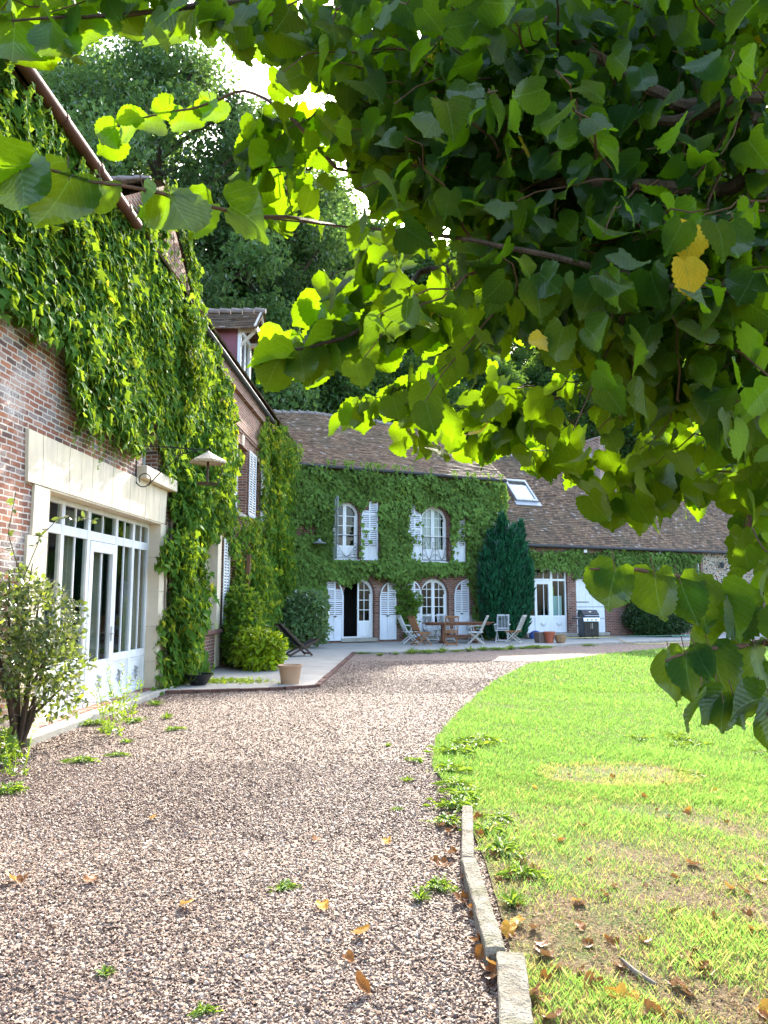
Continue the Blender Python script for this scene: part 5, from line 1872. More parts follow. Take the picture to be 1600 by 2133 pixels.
F1 = [(-3.4, 6.7), (-2.6, 6.45), (6.5, 6.45), (6.5, 4.6), (6.2, 3.9), (5.3, 2.5), (4.8, 2.6), (4.1, 2.85), (3.3, 2.68), (2.6, 2.55), (1.6, 2.3), (1.0, 2.45), (.6, 2.65), (.1, 2.55),
      (-.3, 2.3), (-.62, 2.0), (-.85, 2.3), (-1.25, 2.45), (-1.3, .12), (-3.4, .12)]
F2 = [(-1.2, 3.12), (4.9, 3.1), (4.9, 2.7), (3.2, 2.62), (1.2, 2.35), (.5, 2.65), (-.55, 2.1), (-1.2, 2.45)]
F3 = [(1.52, 2.5), (2.2, 2.4), (2.3, 1.2), (2.05, .5), (1.75, .4), (1.62, 1.3)]
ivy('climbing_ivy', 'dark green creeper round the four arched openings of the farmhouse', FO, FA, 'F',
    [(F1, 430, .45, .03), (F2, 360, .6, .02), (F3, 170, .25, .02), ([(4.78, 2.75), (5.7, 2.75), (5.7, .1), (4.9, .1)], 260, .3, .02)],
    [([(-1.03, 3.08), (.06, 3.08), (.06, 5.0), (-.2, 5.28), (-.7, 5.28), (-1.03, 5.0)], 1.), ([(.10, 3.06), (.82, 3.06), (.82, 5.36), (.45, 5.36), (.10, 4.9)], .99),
     ([(2.64, 3.06), (3.88, 3.06), (3.88, 4.9), (3.6, 5.3), (2.9, 5.3), (2.64, 4.9)], 1.), ([(2.08, 3.15), (2.66, 3.06), (2.66, 4.9), (2.3, 5.34), (2.08, 5.34)], .96),
     ([(3.98, 3.1), (4.62, 3.1), (4.62, 3.95), (3.98, 3.95)], .97), ([(4.1, 3.9), (4.62, 3.9), (4.62, 5.2), (4.3, 5.2)], .78), ([(-2.5, 3.9), (-1.7, 3.9), (-1.7, 4.35), (-2.5, 4.35)], .85),
     ([(-1.27, .1), (-.5, .1), (-.5, 2.15), (-1.0, 2.4), (-1.27, 2.4)], 1.), ([(-.6, 2.12), (.75, 2.3), (.75, 2.6), (.4, 2.6)], .35)],
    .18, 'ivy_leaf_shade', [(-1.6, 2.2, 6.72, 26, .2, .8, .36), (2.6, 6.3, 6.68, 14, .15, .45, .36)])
G1 = [(6.4, 3.72), (9.0, 3.66), (12.5, 3.78), (17.25, 3.76), (17.25, 1.9), (15.2, 1.5), (12.3, 1.5), (12.2, 2.75), (11.7, 2.72), (11, 2.66), (9.9, 2.72), (9.6, 2.82), (8.5, 2.92), (7.5, 2.95), (6.9, 2.0), (6.4, 2.0)]
ivy('climbing_ivy', 'pale green creeper band under the low eaves over the kitchen door', FO, FA, 'F', [(G1, 430, .38, .02)],
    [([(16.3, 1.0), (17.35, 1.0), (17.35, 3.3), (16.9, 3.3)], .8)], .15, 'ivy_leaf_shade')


# ------------------------------------------------------------------ shrubs and plants
def leaf_blob(sc, c, rad, n, size, tpl, shell=.55, flat=.6, up=.3, tint=(.45, .15), yel=0.):
    """leaves through an ellipsoid, denser near its skin, facing outwards"""
    u = unit(rndn(n))
    r = rng.random(n) ** (1 / 3) * (1 - shell) + shell * (1 - .35 * rng.random(n) ** 2)
    lump = 1 + .14 * hn(u[:, 0] * 3, u[:, 2] * 3 + u[:, 1] * 2, 2.2, c[0])
    P = np.array(c) + u * (r * lump)[:, None] * np.array(rad)
    k = P[:, 2] > .01
    P, u, r = P[k], u[k], r[k]
    n = len(P)
    Zh = u * flat + np.array([0, 0, up]) + rndn(n) * .5
    Y = rndn(n) * .7 + u * .5 + np.array([0, 0, -.1])
    X, Y, Z = frames(Y, Zh)
    t_ = np.clip(rng.normal(tint[0], tint[1], n) , 0, .78)
    yl = rng.random(n) < yel
    t_[yl] = rng.uniform(.84, 1, yl.sum())
    tp = tpl if isinstance(tpl, list) else [tpl]
    v = rng.integers(0, len(tp), n)
    sz = size * rng.uniform(.6, 1.3, n)
    for q in range(len(tp)):
        m_ = v == q
        sc.put(*tp[q], P[m_], X[m_], Y[m_], Z[m_], sz[m_], t_[m_])


def stems(b, c, tips, r0=.02, n=5):
    for tp in tips:
        c_, tp = Vector(c), Vector(tp)
        mid = c_.lerp(tp, .5) + Vector((random.uniform(-.08, .08), random.uniform(-.08, .08), .05))
        b.tube([c_, c_.lerp(mid, .5), mid, mid.lerp(tp, .6), tp], [r0, r0 * .85, r0 * .65, r0 * .4, r0 * .15], n)


def shrub(name, label, cat, loc, blobs, size, tpl, m, tips, r0=.02, stem_m='bark', group=None, **kw):
    t = thing(name, label, cat, loc, 0, group)
    sc = Scatter()
    for c, rad, n in blobs: leaf_blob(sc, c, rad, n, size, tpl, **kw)
    sc.build('foliage', m, t)
    if tips:
        b = MB()
        stems(b, (0, 0, -.02), tips, r0)
        b.build('stem', stem_m, t, smooth=True)
    return t


# bush by the near wall, bottom left
shrub('evergreen_bush', 'glossy small leaved evergreen bush against the brick wall at the lower left', 'bush', (-3.92, 8.15, 0),
      [((.12, .0, 1.32), (.50, .55, .50), 1350), ((.30, -.1, .92), (.42, .5, .42), 1000), ((-.15, -.5, 1.15), (.5, .6, .65), 1200), ((.25, .25, .55), (.38, .4, .30), 330), ((-.2, -.5, .55), (.4, .5, .45), 260),
       ((.0, -.1, 1.75), (.25, .35, .22), 240)], .066, T_OVAL, 'olive_leaf',
      [(.1, .1, 1.7), (.4, -.1, 1.2), (-.2, -.5, 1.5), (.3, .3, .8), (.0, -.7, 1.1), (.45, .1, .7), (.05, 0, 2.0), (-.05, -.3, 1.9), (.2, .2, 1.4)], .032, shell=.35, up=.4, yel=.14)
# long sprigs over the stonework
sc = Scatter()
b = MB()
for pts in ([(-3.9, 8.0, 1.8), (-3.82, 8.2, 2.3), (-3.7, 8.35, 2.52), (-3.5, 8.5, 2.56), (-3.36, 8.6, 2.52)], [(-3.9, 8.0, 1.8), (-3.98, 7.8, 2.3), (-3.95, 7.85, 2.75)], [(-3.9, 8.0, 1.8), (-3.85, 8.02, .9), (-3.6, 8.4, .5), (-3.3, 8.75, .42), (-3.1, 8.9, .33)]):
    b.tube(pts, [.006, .005, .004, .003, .002][:len(pts)], 5)
    for i in range(len(pts) - 1):
        n = 6
        P = np.array([np.array(pts[i]) * (1 - u) + np.array(pts[i + 1]) * u for u in rng.random(n)])
        X, Y, Z = frames(rndn(n) + np.array([0, 0, -.6]), rndn(n) + np.array([.3, -.3, .3]))
        sc.put(*T_OVAL[0], P, X, Y, Z, rng.uniform(.06, .11, n), rng.uniform(.3, .75, n))
sp = thing('rose_sprig', 'thin leafy rose shoots reaching over the stone door surround at the left', 'plant', (0, 0, 0))
sc.build('foliage', 'olive_leaf', sp)
b.build('stem', 'twig_green', sp, smooth=True)
# low greenery at the foot of it
shrub('weed_clump', 'dark green weeds at the foot of the evergreen bush, bottom left corner', 'weeds', (-3.85, 7.4, 0), [((0, 0, .12), (.28, .4, .2), 420), ((-.2, .5, .1), (.2, .4, .15), 200)], .07, T_OVAL, 'weed_leaf',
      [(.1, .2, .25), (-.1, -.2, .25), (.2, -.1, .2)], .006, 'twig_green')
shrub('golden_shrub', 'bright yellow green rounded shrub on the terrace beside the tan planter', 'shrub', (-2.80, 16.9, TZ),
      [((0, 0, .45), (.55, .5, .42), 1500), ((-.25, .05, .62), (.32, .35, .3), 600), ((.25, -.05, .5), (.33, .35, .34), 600), ((.0, -.1, .22), (.6, .5, .22), 500)], .13, T_OVAL, 'gold_leaf',
      [(.2, 0, .6), (-.2, 0, .7), (0, .2, .6)], .015, up=.7)
shrub('corner_shrub', 'grey green loose shrub in the house corner behind the deck chair', 'shrub', (-2.55, 24.3, TZ),
      [((0, 0, 1.15), (.7, .6, .7), 1500), ((-.3, -.1, .7), (.6, .6, .6), 900), ((.25, .0, 1.45), (.5, .5, .4), 700), ((.3, .1, .5), (.5, .4, .4), 500)], .14, T_OVAL, 'sage_leaf',
      [(.3, 0, 1.5), (-.3, 0, 1.4), (0, .2, 1.7)], .025)
shrub('terrace_shrub', 'mid green bush below the creeper, right of the stone window pier', 'shrub', (-3.28, 17.6, TZ),
      [((0, 0, .75), (.45, .8, .75), 1800), ((.1, -.3, .35), (.42, .5, .35), 800), ((-.1, .3, 1.4), (.4, .7, .5), 900)], .13, T_OVAL, 'ivy_leaf',
      [(.1, 0, 1.3), (-.1, .4, 1.6), (.2, -.3, .8)], .022)
shrub('climbing_rose', 'thin leafy climber in front of the shutters between the two arched doors', 'plant', FW(2.0, .35, TZ),
      [((0, 0, 1.2), (.30, .2, .45), 330), ((.2, 0, 1.55), (.28, .2, .3), 240), ((-.15, 0, 1.7), (.25, .2, .35), 220), ((-.30, 0, .95), (.16, .15, .5), 160), ((.1, .1, .6), (.2, .2, .4), 150)], .12, T_OVAL, 'weed_leaf',
      [(.1, 0, 1.9), (-.2, 0, 1.8), (.3, 0, 1.6), (-.3, .05, 1.2)], .016, 'stem_grey')
shrub('clipped_bush', 'big round clipped dark green bush against the low wing', 'bush', FW(13.62, 1.0, TZ),
      [((0, 0, .80), (1.42, .85, .82), 9000), ((.1, 0, .5), (1.45, .9, .55), 3500)], .095, T_OVAL, 'box_leaf', [(.5, 0, 1.2), (-.5, 0, 1.2)], .04, shell=.85, flat=.9, yel=0.)

# dark upright conifer: bundled plumes
yw = thing('yew_tree', 'tall dark upright conifer between the arched doors and the kitchen door', 'tree', FW(5.85, .85, TZ))
sc = Scatter()
tops = [(0, 0, 4.75, .40), (.85, .0, 4.5, .30), (.42, -.15, 4.35, .40), (.65, .1, 4.3, .36), (.2, .15, 4.5, .36), (.40, .1, 4.2, .34), (-.45, .1, 4.1, .34), (-.8, 0, 3.4, .30), (.95, .05, 3.6, .28), (.1, -.4, 4.2, .34), (.6, -.4, 3.7, .32), (-.4, -.4, 3.6, .34), (-1.0, -.1, 2.7, .28),
        (1.1, -.15, 3.0, .26), (-.75, -.35, 2.8, .32), (.25, -.55, 3.3, .34), (.85, -.45, 2.8, .30), (-.15, -.6, 2.9, .34)]
for x, y, h, r in tops:
    n = int(1500 * h / 4)
    u = rng.random(n) ** .8
    prof = np.sin(np.clip(u * .9 + .12, 0, 1) * math.pi) ** .55 * r
    a = rng.uniform(0, 6.283, n)
    rr = prof * (.7 + .35 * rng.random(n))
    x_, y_ = x * (.55 + .45 * u) * 1.0, y * (.55 + .45 * u)
    ca, sa = math.cos(FA), math.sin(FA)
    lx, ly = x_ + rr * np.cos(a), y_ + rr * np.sin(a)
    P = np.stack([lx * ca - ly * sa, lx * sa + ly * ca, .05 + u * h], 1)
    O = np.stack([np.cos(a + FA), np.sin(a + FA), np.zeros(n)], 1)
    Y = np.array([0, 0, 1.]) + O * .6 + rndn(n) * .3
    X, Y, Z = frames(Y, O + rndn(n) * .3)
    sc.put(*t_diamond(.1, .16), P, X, Y, Z, rng.uniform(.12, .36, n), np.clip(rng.normal(.45, .3, n), 0, 1))
sc.build('crown', 'yew_leaf', yw)
b = MB(); b.tube([(0, 0, -.05), (0, 0, 1.5), (.05, 0, 3.8)], [.16, .12, .04], 8); b.build('trunk', 'bark', yw, smooth=True)

# weeds: small rosettes and tufts
def weed(name, kind, h, n, seed):
    sc = Scatter()
    if kind == 'tuft':
        a = rng.uniform(0, 6.28, n)
        O = np.stack([np.cos(a), np.sin(a), np.zeros(n)], 1)
        Y = np.array([0, 0, 1.]) + O * rng.uniform(.2, 1.3, n)[:, None]
        X, Y, Z = frames(Y, -O + np.array([0, 0, 1.]))
        P = O * rng.uniform(0, .10, n)[:, None] + np.array([0, 0, .0])
        sc.put(*t_oval(.05, .10, .35), P, X, Y, Z, h * rng.uniform(.5, 1.2, n), np.clip(rng.normal(.5, .15, n), 0, 1))
    elif kind == 'rosette':
        a = rng.uniform(0, 6.28, n)
        O = np.stack([np.cos(a), np.sin(a), np.zeros(n)], 1)
        Y = O + np.array([0, 0, 1.]) * rng.uniform(.0, .7, n)[:, None]
        X, Y, Z = frames(Y, np.array([0, 0, 1.]) + rndn(n) * .2)
        P = O * (rng.uniform(0, .26, n) * (1 + .5 * np.sin(a * 3 + 1)))[:, None] + np.array([0, 0, .02]) + np.array([0, 0, 1]) * rng.uniform(0, h * .5, n)[:, None]
        sc.put(*T_OVAL[1], P, X, Y, Z, h * rng.uniform(.5, 1.1, n), np.clip(rng.normal(.5, .15, n), 0, 1))
        L = np.linalg.norm(P, axis=1) + .012
        X, Y, Z = frames(P + 1e-4, np.array([0, 0, 1.]) + 0 * P)
        sc.put(*t_diamond(0, .03), 0 * P, X, Y, Z, L, .4)
    else:      # tall feathery stalks
        for _ in range(7):
            ax, ay = rng.normal(0, .10, 2)
            L = h * rng.uniform(.6, 1.1)
            m_ = int(n / 7)
            u = rng.random(m_) ** .8
            A_ = np.array([[ax, ay, 0]])
            D_ = np.array([[ax * 1.6, ay * 1.6, L]])
            X, Y, Z = frames(D_, np.array([[1., .3, 0]]))
            sc.put(*t_diamond(0, .008), A_, X, Y, Z, float(np.linalg.norm(D_)), .5)
            sc.put(*t_diamond(0, .05), 0 * A_, *frames(A_ + 1e-4, np.array([[0, 0, 1.]])), float(np.linalg.norm(A_)) * 1.05, .5)
            P = A_ + u[:, None] * D_ + rndn(m_) * .012
            X, Y, Z = frames(rndn(m_) * .8 + np.array([0, 0, .6]), rndn(m_))
            sc.put(*t_oval(.05, .12, .1), P, X, Y, Z, rng.uniform(.05, .13, m_) * (1.1 - .6 * u), np.clip(rng.normal(.55, .15, m_), 0, 1))
    return np_mesh_from(sc, name)


def np_mesh_from(sc, name):
    me = np_mesh(name, np.concatenate(sc.V), [np.concatenate(f) for f in sc.F.values()], {'lc': np.concatenate(sc.A)})
    me.materials.append(M['weed_leaf'])
    return me


WM = {k: weed('weed', *a) for k, a in {'tuft': ('tuft', .22, 60, 1), 'rosette': ('rosette', .12, 110, 2), 'stalk': ('stalk', .85, 260, 3)}.items()}


def place_weed(kind, x, y, z, s, label, group=None):
    o = bpy.data.objects.new({'tuft': 'grass_tuft', 'rosette': 'weed', 'stalk': 'tall_weed'}[kind], WM[kind])
    COL.objects.link(o)
    o.location, o.scale, o.rotation_euler = (x, y, z), (s, s, s * random.uniform(.8, 1.2)), (0, 0, random.uniform(0, 6.28))
    return tag(o, label, 'weed', group)


place_weed('stalk', -3.62, 10.35, 0, 1.0, 'tall feathery weed growing at the glazed door step, the taller one')
place_weed('stalk', -3.20, 9.0, 0, .75, 'feathery weed in the gravel, nearer than the tall one at the door step')
place_weed('stalk', -3.35, 7.0, 0, .62, 'pale stalky weed at the left picture edge below the evergreen bush')
for x, y, s, k in ((-3.3, 10.0, .7, 'rosette'), (-3.75, 9.8, .9, 'rosette'), (-3.4, 9.3, .7, 'tuft'), (-2.9, 8.6, .5, 'tuft'), (-2.75, 7.9, .5, 'rosette'), (-3.15, 6.4, .8, 'rosette'), (-3.3, 6.0, .5, 'tuft'), (-2.6, 9.4, .5, 'rosette'), (-2.95, 10.3, .6, 'tuft'),
                   (-3.5, 11.6, .8, 'tuft'), (-3.0, 7.6, .7, 'rosette')):
    place_weed(k, x, y, 0, s * .7, 'small green weed sprouting from the gravel near the house wall', 'weeds in the gravel by the house')
for x, y, s, k in ((-.55, 4.35, .45, 'rosette'), (.30, 4.35, .6, 'rosette'), (.20, 4.2, .5, 'tuft'), (-1.2, 3.4, .35, 'tuft'), (-.7, 3.1, .3, 'rosette'), (.2, 6.8, .5, 'tuft'), (.33, 7.6, .6, 'rosette'), (.1, 5.9, .3, 'rosette'), (.05, 8.4, .35, 'tuft')):
    place_weed(k, x, y, 0, s * .55, 'tiny weed sprouting from the open gravel drive', 'weeds in the open gravel')
for i in range(15):
    u = i / 14
    x, y = (-.6 + 6.6 * u, 22.6 + 3.6 * u + (0 if u > .12 else -.1)) if i < 14 else (7.2, 27.0)
    if 0 < u: y = 22.3 + (x - .15) * .607 - .25 + random.uniform(-.15, .05)
    place_weed(random.choice(('rosette', 'tuft', 'rosette')), x, y, 0, random.uniform(.5, 1.0), 'low green weed along the foot of the terrace edge', 'weeds along the terrace edge')
for x, y, s, k in ((.55, 5.9, 1.1, 'rosette'), (.66, 6.2, 1.2, 'tuft'), (.45, 5.55, .9, 'rosette'), (.72, 5.3, .9, 'rosette'), (.74, 4.9, 1.0, 'tuft'), (.60, 7.1, 1.2, 'rosette'), (.75, 7.9, 1.5, 'rosette'), (.95, 8.3, 1.3, 'tuft'), (.85, 5.6, .8, 'rosette'),
                   (.8, 4.5, .8, 'rosette'), (1.1, 8.6, 1.4, 'rosette'), (.68, 4.1, .7, 'tuft'), (.62, 6.6, 1.0, 'tuft')):
    place_weed(k if k == 'rosette' or s < 1 else 'rosette', x, y, .012, s * .5, 'broad leaved weed on the lawn edge by the kerb blocks', 'weeds along the lawn edge')
for i in range(16):
    place_weed('rosette', 2.7 + 2.0 * rng.random(), 6.6 + 2.4 * rng.random(), .01, .42, 'light green clover patch in the lawn under the hanging branch', 'clover in the lawn')
# heap of clippings by the black bowl
sc = Scatter()
n = 420
P = np.stack([rng.normal(0, .38, n), rng.normal(0, .16, n), rng.random(n) * .06], 1)
X, Y, Z = frames(rndn(n) * np.array([1, 1, .25]), np.array([0, 0, 1.]) + rndn(n) * .4)
sc.put(*T_OVAL[0], P, X, Y, Z, rng.uniform(.05, .1, n), rng.uniform(.4, 1, n))
o = sc.build('ground_cover', 'gold_leaf'); o.location = (-2.95, 14.35, TZ)
tag(o, 'yellowish creeping plant spilling on the sunny terrace beside the black bowl', 'plant')


# ------------------------------------------------------------------ trees on the hill
def far_tree(h, rad, n, leaf, seed, m, airy=False):
    t = thing('hill_tree', 'tree', 'tree')
    r_ = np.random.default_rng(seed)
    b = MB()
    tr = [(0, 0, -1.5), (.1, .1, h * .2), (-.1, .15, h * .45), (.15, 0, h * .8)]
    b.tube(tr, [h * .022, h * .018, h * .012, h * .004], 8)
    nb = 62 if airy else 50
    sc = Scatter()
    tpl = t_diamond(.2, .34)
    for i in range(nb):
        u = (i + .5) / nb
        z = h * (.20 + .78 * u)
        k = math.sin(math.pi * min(1, (.18 + .82 * u) ** .8)) ** .6
        a = i * 2.39996
        rr = rad * k * r_.uniform(.35, 1.0)
        c = np.array([rr * math.cos(a), rr * math.sin(a), z])
        br = rad * r_.uniform(.20, .36) * (1. if not airy else .85)
        st = np.array([0, 0, max(h * .12, z - rr * .7)])
        b.tube([st, st * .5 + c * .5 + np.array([0, 0, .2]), c], [h * .007, h * .004, h * .0012], 5)
        m_ = n // nb
        q = unit(r_.normal(size=(m_, 3))) * (r_.random((m_, 1)) ** .5) * np.array([1, 1, .75]) * br
        P = c + q
        O = unit(q)
        Y = r_.normal(size=(m_, 3)) + O * .4 + np.array([0, 0, -.3])
        X, Y, Z = frames(Y, O * .4 + np.array([0, 0, .7]) + r_.normal(size=(m_, 3)) * .6)
        sc.put(*tpl, P, X, Y, Z, leaf * r_.uniform(.6, 1.3, m_), np.clip(r_.normal(.45, .2) + r_.normal(0, .15, m_), 0, 1))
    b.build('trunk', 'bark', t, smooth=True)
    sc.build('crown', m, t)
    return t


TK = [far_tree(26, 8.0, 46000, .29, 1, 'tree_leaf_pale', True), far_tree(21, 6.8, 44000, .35, 2, 'tree_leaf'), far_tree(17, 6.4, 38000, .36, 3, 'tree_leaf')]
spots = [  # x, y, kind, scale, label
    (-13.5, 42, 0, 1.14, 'tallest airy pale tree behind the gutter of the left house'), (-20.5, 47, 0, 1.12, 'airy pale tree at the upper left picture edge behind the lime leaves'),
    (-8.0, 47, 0, 1.10, 'airy pale tree on the hill right of the tallest one, above the tiled dormer'), (-5.5, 56, 1, 1.22, 'dark rounded tree above the plum dormer'),
    (-10.5, 52, 1, .98, 'dark tree filling the gap behind the plum dormer roof'), (-.5, 60, 1, 1.08, 'sunny topped tree in the middle of the hill, left of the hanging lime branch'),
    (4.5, 64, 1, .98, 'dark tree on the hill just right of the middle one'), (-3, 48, 2, .8, 'dense dark tree right behind the ridge of the farmhouse'), (2.5, 50, 2, .72, 'dense dark tree behind the farmhouse ridge, second from the left house'),
    (8.5, 54, 2, .66, 'dense dark tree behind the small ridge chimney'), (14, 58, 2, .70, 'dense dark tree behind the step of the roof ridge'), (20, 60, 2, .72, 'dense dark tree behind the chimney with the lead flashing'),
    (26.5, 62, 2, .78, 'dense dark tree behind the far end of the low roof'), (10, 76, 1, .72, 'hill tree seen through gaps in the lime crown'), (17, 80, 1, .66, 'hill tree seen through gaps in the lime crown'),
    (25, 82, 1, .74, 'hill tree seen through gaps in the lime crown'), (33, 76, 1, .85, 'hill tree seen through gaps in the lime crown'), (-27, 52, 1, 1.05, 'tree on the hill beyond the left picture edge'),
    (41, 72, 1, .95, 'hill tree at the right behind the lime crown'), (34, 58, 2, .9, 'hill tree at the right behind the lime crown')]
first = set()
for x, y, k, s, lab in spots:
    o = TK[k] if k not in first else dup(TK[k])
    first.add(k)
    o['label'] = lab
    o['group'] = 'trees on the hill behind the houses'
    o.location = (x, y, float(hill_h(np.array(x), np.array(y))) - .3)
    o.rotation_euler = (0, 0, random.uniform(0, 6.28))
    o.scale = (s, s, s)
# dark undergrowth on the slope between the trunks
sc = Scatter()
n = 26000
x = rng.uniform(-34, 48, n)
y = rng.uniform(38, 74, n)
zb = hill_h(x, y)
P = np.stack([x, y, zb + rng.random(n) ** 1.3 * (2.6 + 1.6 * hn(x, y, .35, 2))], 1)
X, Y, Z = frames(rndn(n), rndn(n) * .6 + np.array([0, -.3, .8]))
sc.put(*T_DIA, P, X, Y, Z, rng.uniform(.4, .9, n), np.clip(rng.normal(.4, .2, n), 0, 1))
tag(sc.build('undergrowth', 'tree_leaf'), 'dense undergrowth on the slope behind the houses', None, None, 'stuff')

# ================================================================== the lime tree over the camera
LT = thing('lime_tree', 'big lime tree whose low leafy branches hang over the view from the right', 'tree', (3.6, 4.9, 0))
LO = np.array([3.6, 4.9, 0.])
bark = MB()
tw = MB()
leaves = Scatter()
leaf_n = 0


def px(u, v, d):
    """point d metres ahead of the camera"""
    x, y = (u - 800) / FPX, (1066.5 - v) / FPX
    c, s_ = math.cos(PITCH), math.sin(PITCH)
    r = np.array([x, c - y * s_, s_ + y * c])
    return np.array([0, 0, CAM_Z]) + r * (d / r[1])


def put_leaves(P, Y, Zh, size, tint):
    X, Y, Z = frames(Y, Zh)
    v = rng.integers(0, len(T_LIN), len(P))
    for q in range(len(T_LIN)):
        m_ = v == q
        if m_.any(): leaves.put(*T_LIN[q], P[m_] - LO, X[m_], Y[m_], Z[m_], size[m_], tint[m_])


def spray(base, dirn, L, n, size, droop=.25, mask=None, tint=(.42, .13), yel=.001, face=None, twig=True, r0=.0035):
    """one twig with alternate hanging leaves"""
    d0 = unit(np.asarray(dirn, float))
    t_ = np.linspace(0.05, 1, n)
    side = unit(np.cross(d0, np.array([0, 0, 1.])))
    pts = np.array([base + d0 * L * u + np.array([0, 0, -droop * L * u * u]) for u in t_])
    pts += rndn(n) * .008
    sg = np.where(np.arange(n) % 2 == 0, 1., -1.)
    pet = rng.uniform(.02, .05, n)
    off = side * sg[:, None] * .7 + np.array([0, 0, -.5]) + d0 * .3 + rndn(n) * .35
    P = pts + unit(off) * pet[:, None]
    Y = side * sg[:, None] * rng.uniform(.1, .8, n)[:, None] + d0 * rng.uniform(.0, .6, n)[:, None] + np.array([0, 0, -1.]) * rng.uniform(.35, 1.3, n)[:, None] + rndn(n) * .22
    Zh = rndn(n) * .75 + np.array([0, 0, .75]) + (np.asarray(face) if face is not None else np.array([0, .35, 0]))
    sz = size * rng.uniform(.72, 1.2, n)
    k = np.ones(n, bool)
    if mask is not None:
        Q, dep = proj(P + unit(Y) * sz[:, None] * .5)
        k = mask(Q, dep)
        if k.sum() < 1: return 0
    tn = np.clip(rng.normal(tint[0], tint[1], n), .05, .76)
    yl = rng.random(n) < yel
    tn[yl] = rng.uniform(.9, 1., yl.sum())
    put_leaves(P[k], Y[k], Zh[k], sz[k], tn[k])
    if twig and k.sum() > n * .75:
        q = np.concatenate([[base], pts]) - LO
        tw.tube(list(q), list(np.linspace(r0, .0012, len(q))), 5, cap=False)
    return int(k.sum())


def bough(pts, r0, r1, bt=None):
    """smooth branch through world points"""
    P = [np.asarray(p, float) for p in pts]
    out = []
    for i in range(len(P) - 1):
        p0, p1, p2, p3 = P[max(0, i - 1)], P[i], P[i + 1], P[min(len(P) - 1, i + 2)]
        for u in np.linspace(0, 1, 5)[:-1]:
            out.append(.5 * ((2 * p1) + (p2 - p0) * u + (2 * p0 - 5 * p1 + 4 * p2 - p3) * u * u + (3 * p1 - p0 - 3 * p2 + p3) * u ** 3) + rndn(1)[0] * r1 * .5)
    out.append(P[-1])
    (bt or bark).tube([o - LO for o in out], list(np.linspace(r0, r1, len(out))), 7)
    return out


# trunk and main boughs
trunk = MB()
trunk.tube([(0, 0, -.2), (.03, 0, .3), (0, .05, 1.5), (-.05, .1, 3.2), (.05, .0, 5.2), (0, .1, 7.4)], [.36, .27, .22, .19, .12, .04], 14)
trunk.build('trunk', 'bark', LT, smooth=True)
TR = lambda z: LO + np.array([0, .05, z])
bough([TR(2.3), (2.6, 3.2, 2.5), px(1690, 645, 1.75), px(1450, 608, 1.62), px(1300, 572, 1.58), px(1130, 530, 1.55), px(1000, 505, 1.6), px(880, 485, 1.75), px(800, 480, 1.9), px(700, 470, 1.95), px(560, 455, 1.9)], .011, .002)
bough([TR(2.6), (2.9, 4.4, 3.0), px(1680, 555, 1.9), px(1530, 525, 1.8), px(1430, 480, 2.1), px(1300, 440, 2.6)], .030, .008)
bough([TR(3.3), (2.8, 4.2, 3.7), px(1680, 320, 1.9), px(1480, 235, 1.7), px(1380, 200, 1.65), px(1230, 105, 1.65), px(1100, 20, 1.7), px(960, -40, 1.8)], .026, .006)
bough([TR(3.0), (3.0, 4.3, 3.4), px(1680, 270, 1.9), px(1400, 252, 1.66), px(1190, 246, 1.7), px(1000, 215, 2.2), px(820, 200, 2.4)], .020, .004)
bough([TR(2.8), (2.9, 4.4, 3.1), px(1680, 425, 1.9), px(1480, 400, 1.75), px(1300, 385, 1.65), px(1100, 380, 1.8), px(900, 395, 2.3), px(700, 350, 2.1)], .028, .004)
bough([TR(3.6), (2.7, 3.6, 4.0), px(1600, -60, 2.5), px(1200, -20, 2.2), px(800, -30, 1.9), px(520, 0, 1.65), px(350, 20, 1.55), px(225, 33, 1.5), px(130, 36, 1.48), px(-20, 46, 1.45)], .014, .002)
bough([TR(2.2), (2.8, 4.2, 2.4), px(1640, 760, 3.0), px(1500, 770, 2.9), px(1300, 800, 2.9), px(1150, 830, 2.8), px(1000, 880, 2.7)], .028, .004)
bough([TR(2.5), (2.5, 3.6, 2.75), px(1500, 560, 2.3), px(1200, 590, 2.1), px(900, 560, 2.6), px(845, 615, 2.5), px(745, 690, 2.44), px(680, 715, 2.38), px(590, 735, 2.31), px(540, 760, 2.27)], .022, .002)
bough([px(700, 350, 2.1), px(600, 240, 2.1), px(510, 190, 2.2), px(440, 215, 2.2), px(380, 230, 2.2), px(300, 245, 2.25), px(230, 268, 2.3)], .006, .002, tw)
bough([px(700, 470, 2.2), px(620, 455, 1.7), px(502, 446, 1.5), px(330, 401, 1.35), px(225, 382, 1.3), px(180, 375, 1.28), px(95, 352, 1.26), px(20, 345, 1.25)], .005, .002, tw)
bough([TR(1.9), (2.6, 3.6, 1.95), px(1640, 1262, 1.9), px(1580, 1240, 1.8), px(1430, 1206, 1.7), px(1300, 1183, 1.65), px(1230, 1185, 1.62)], .014, .002, tw)
bough([TR(1.7), (2.6, 3.4, 1.6), px(1660, 1325, 1.85), px(1600, 1336, 1.75), px(1480, 1352, 1.68), px(1420, 1362, 1.65), px(1385, 1378, 1.63)], .012, .002, tw)
bough([TR(1.6), (2.5, 3.2, 1.45), px(1680, 1470, 1.75), px(1600, 1467, 1.65), px(1545, 1463, 1.6), px(1480, 1450, 1.58), px(1455, 1452, 1.56)], .010, .002, tw)
bough([TR(2.4), (2.9, 3.8, 2.3), px(1640, 900, 2.4), px(1590, 1000, 2.2), px(1560, 1100, 2.1), px(1590, 1240, 2.0)], .016, .003, tw)

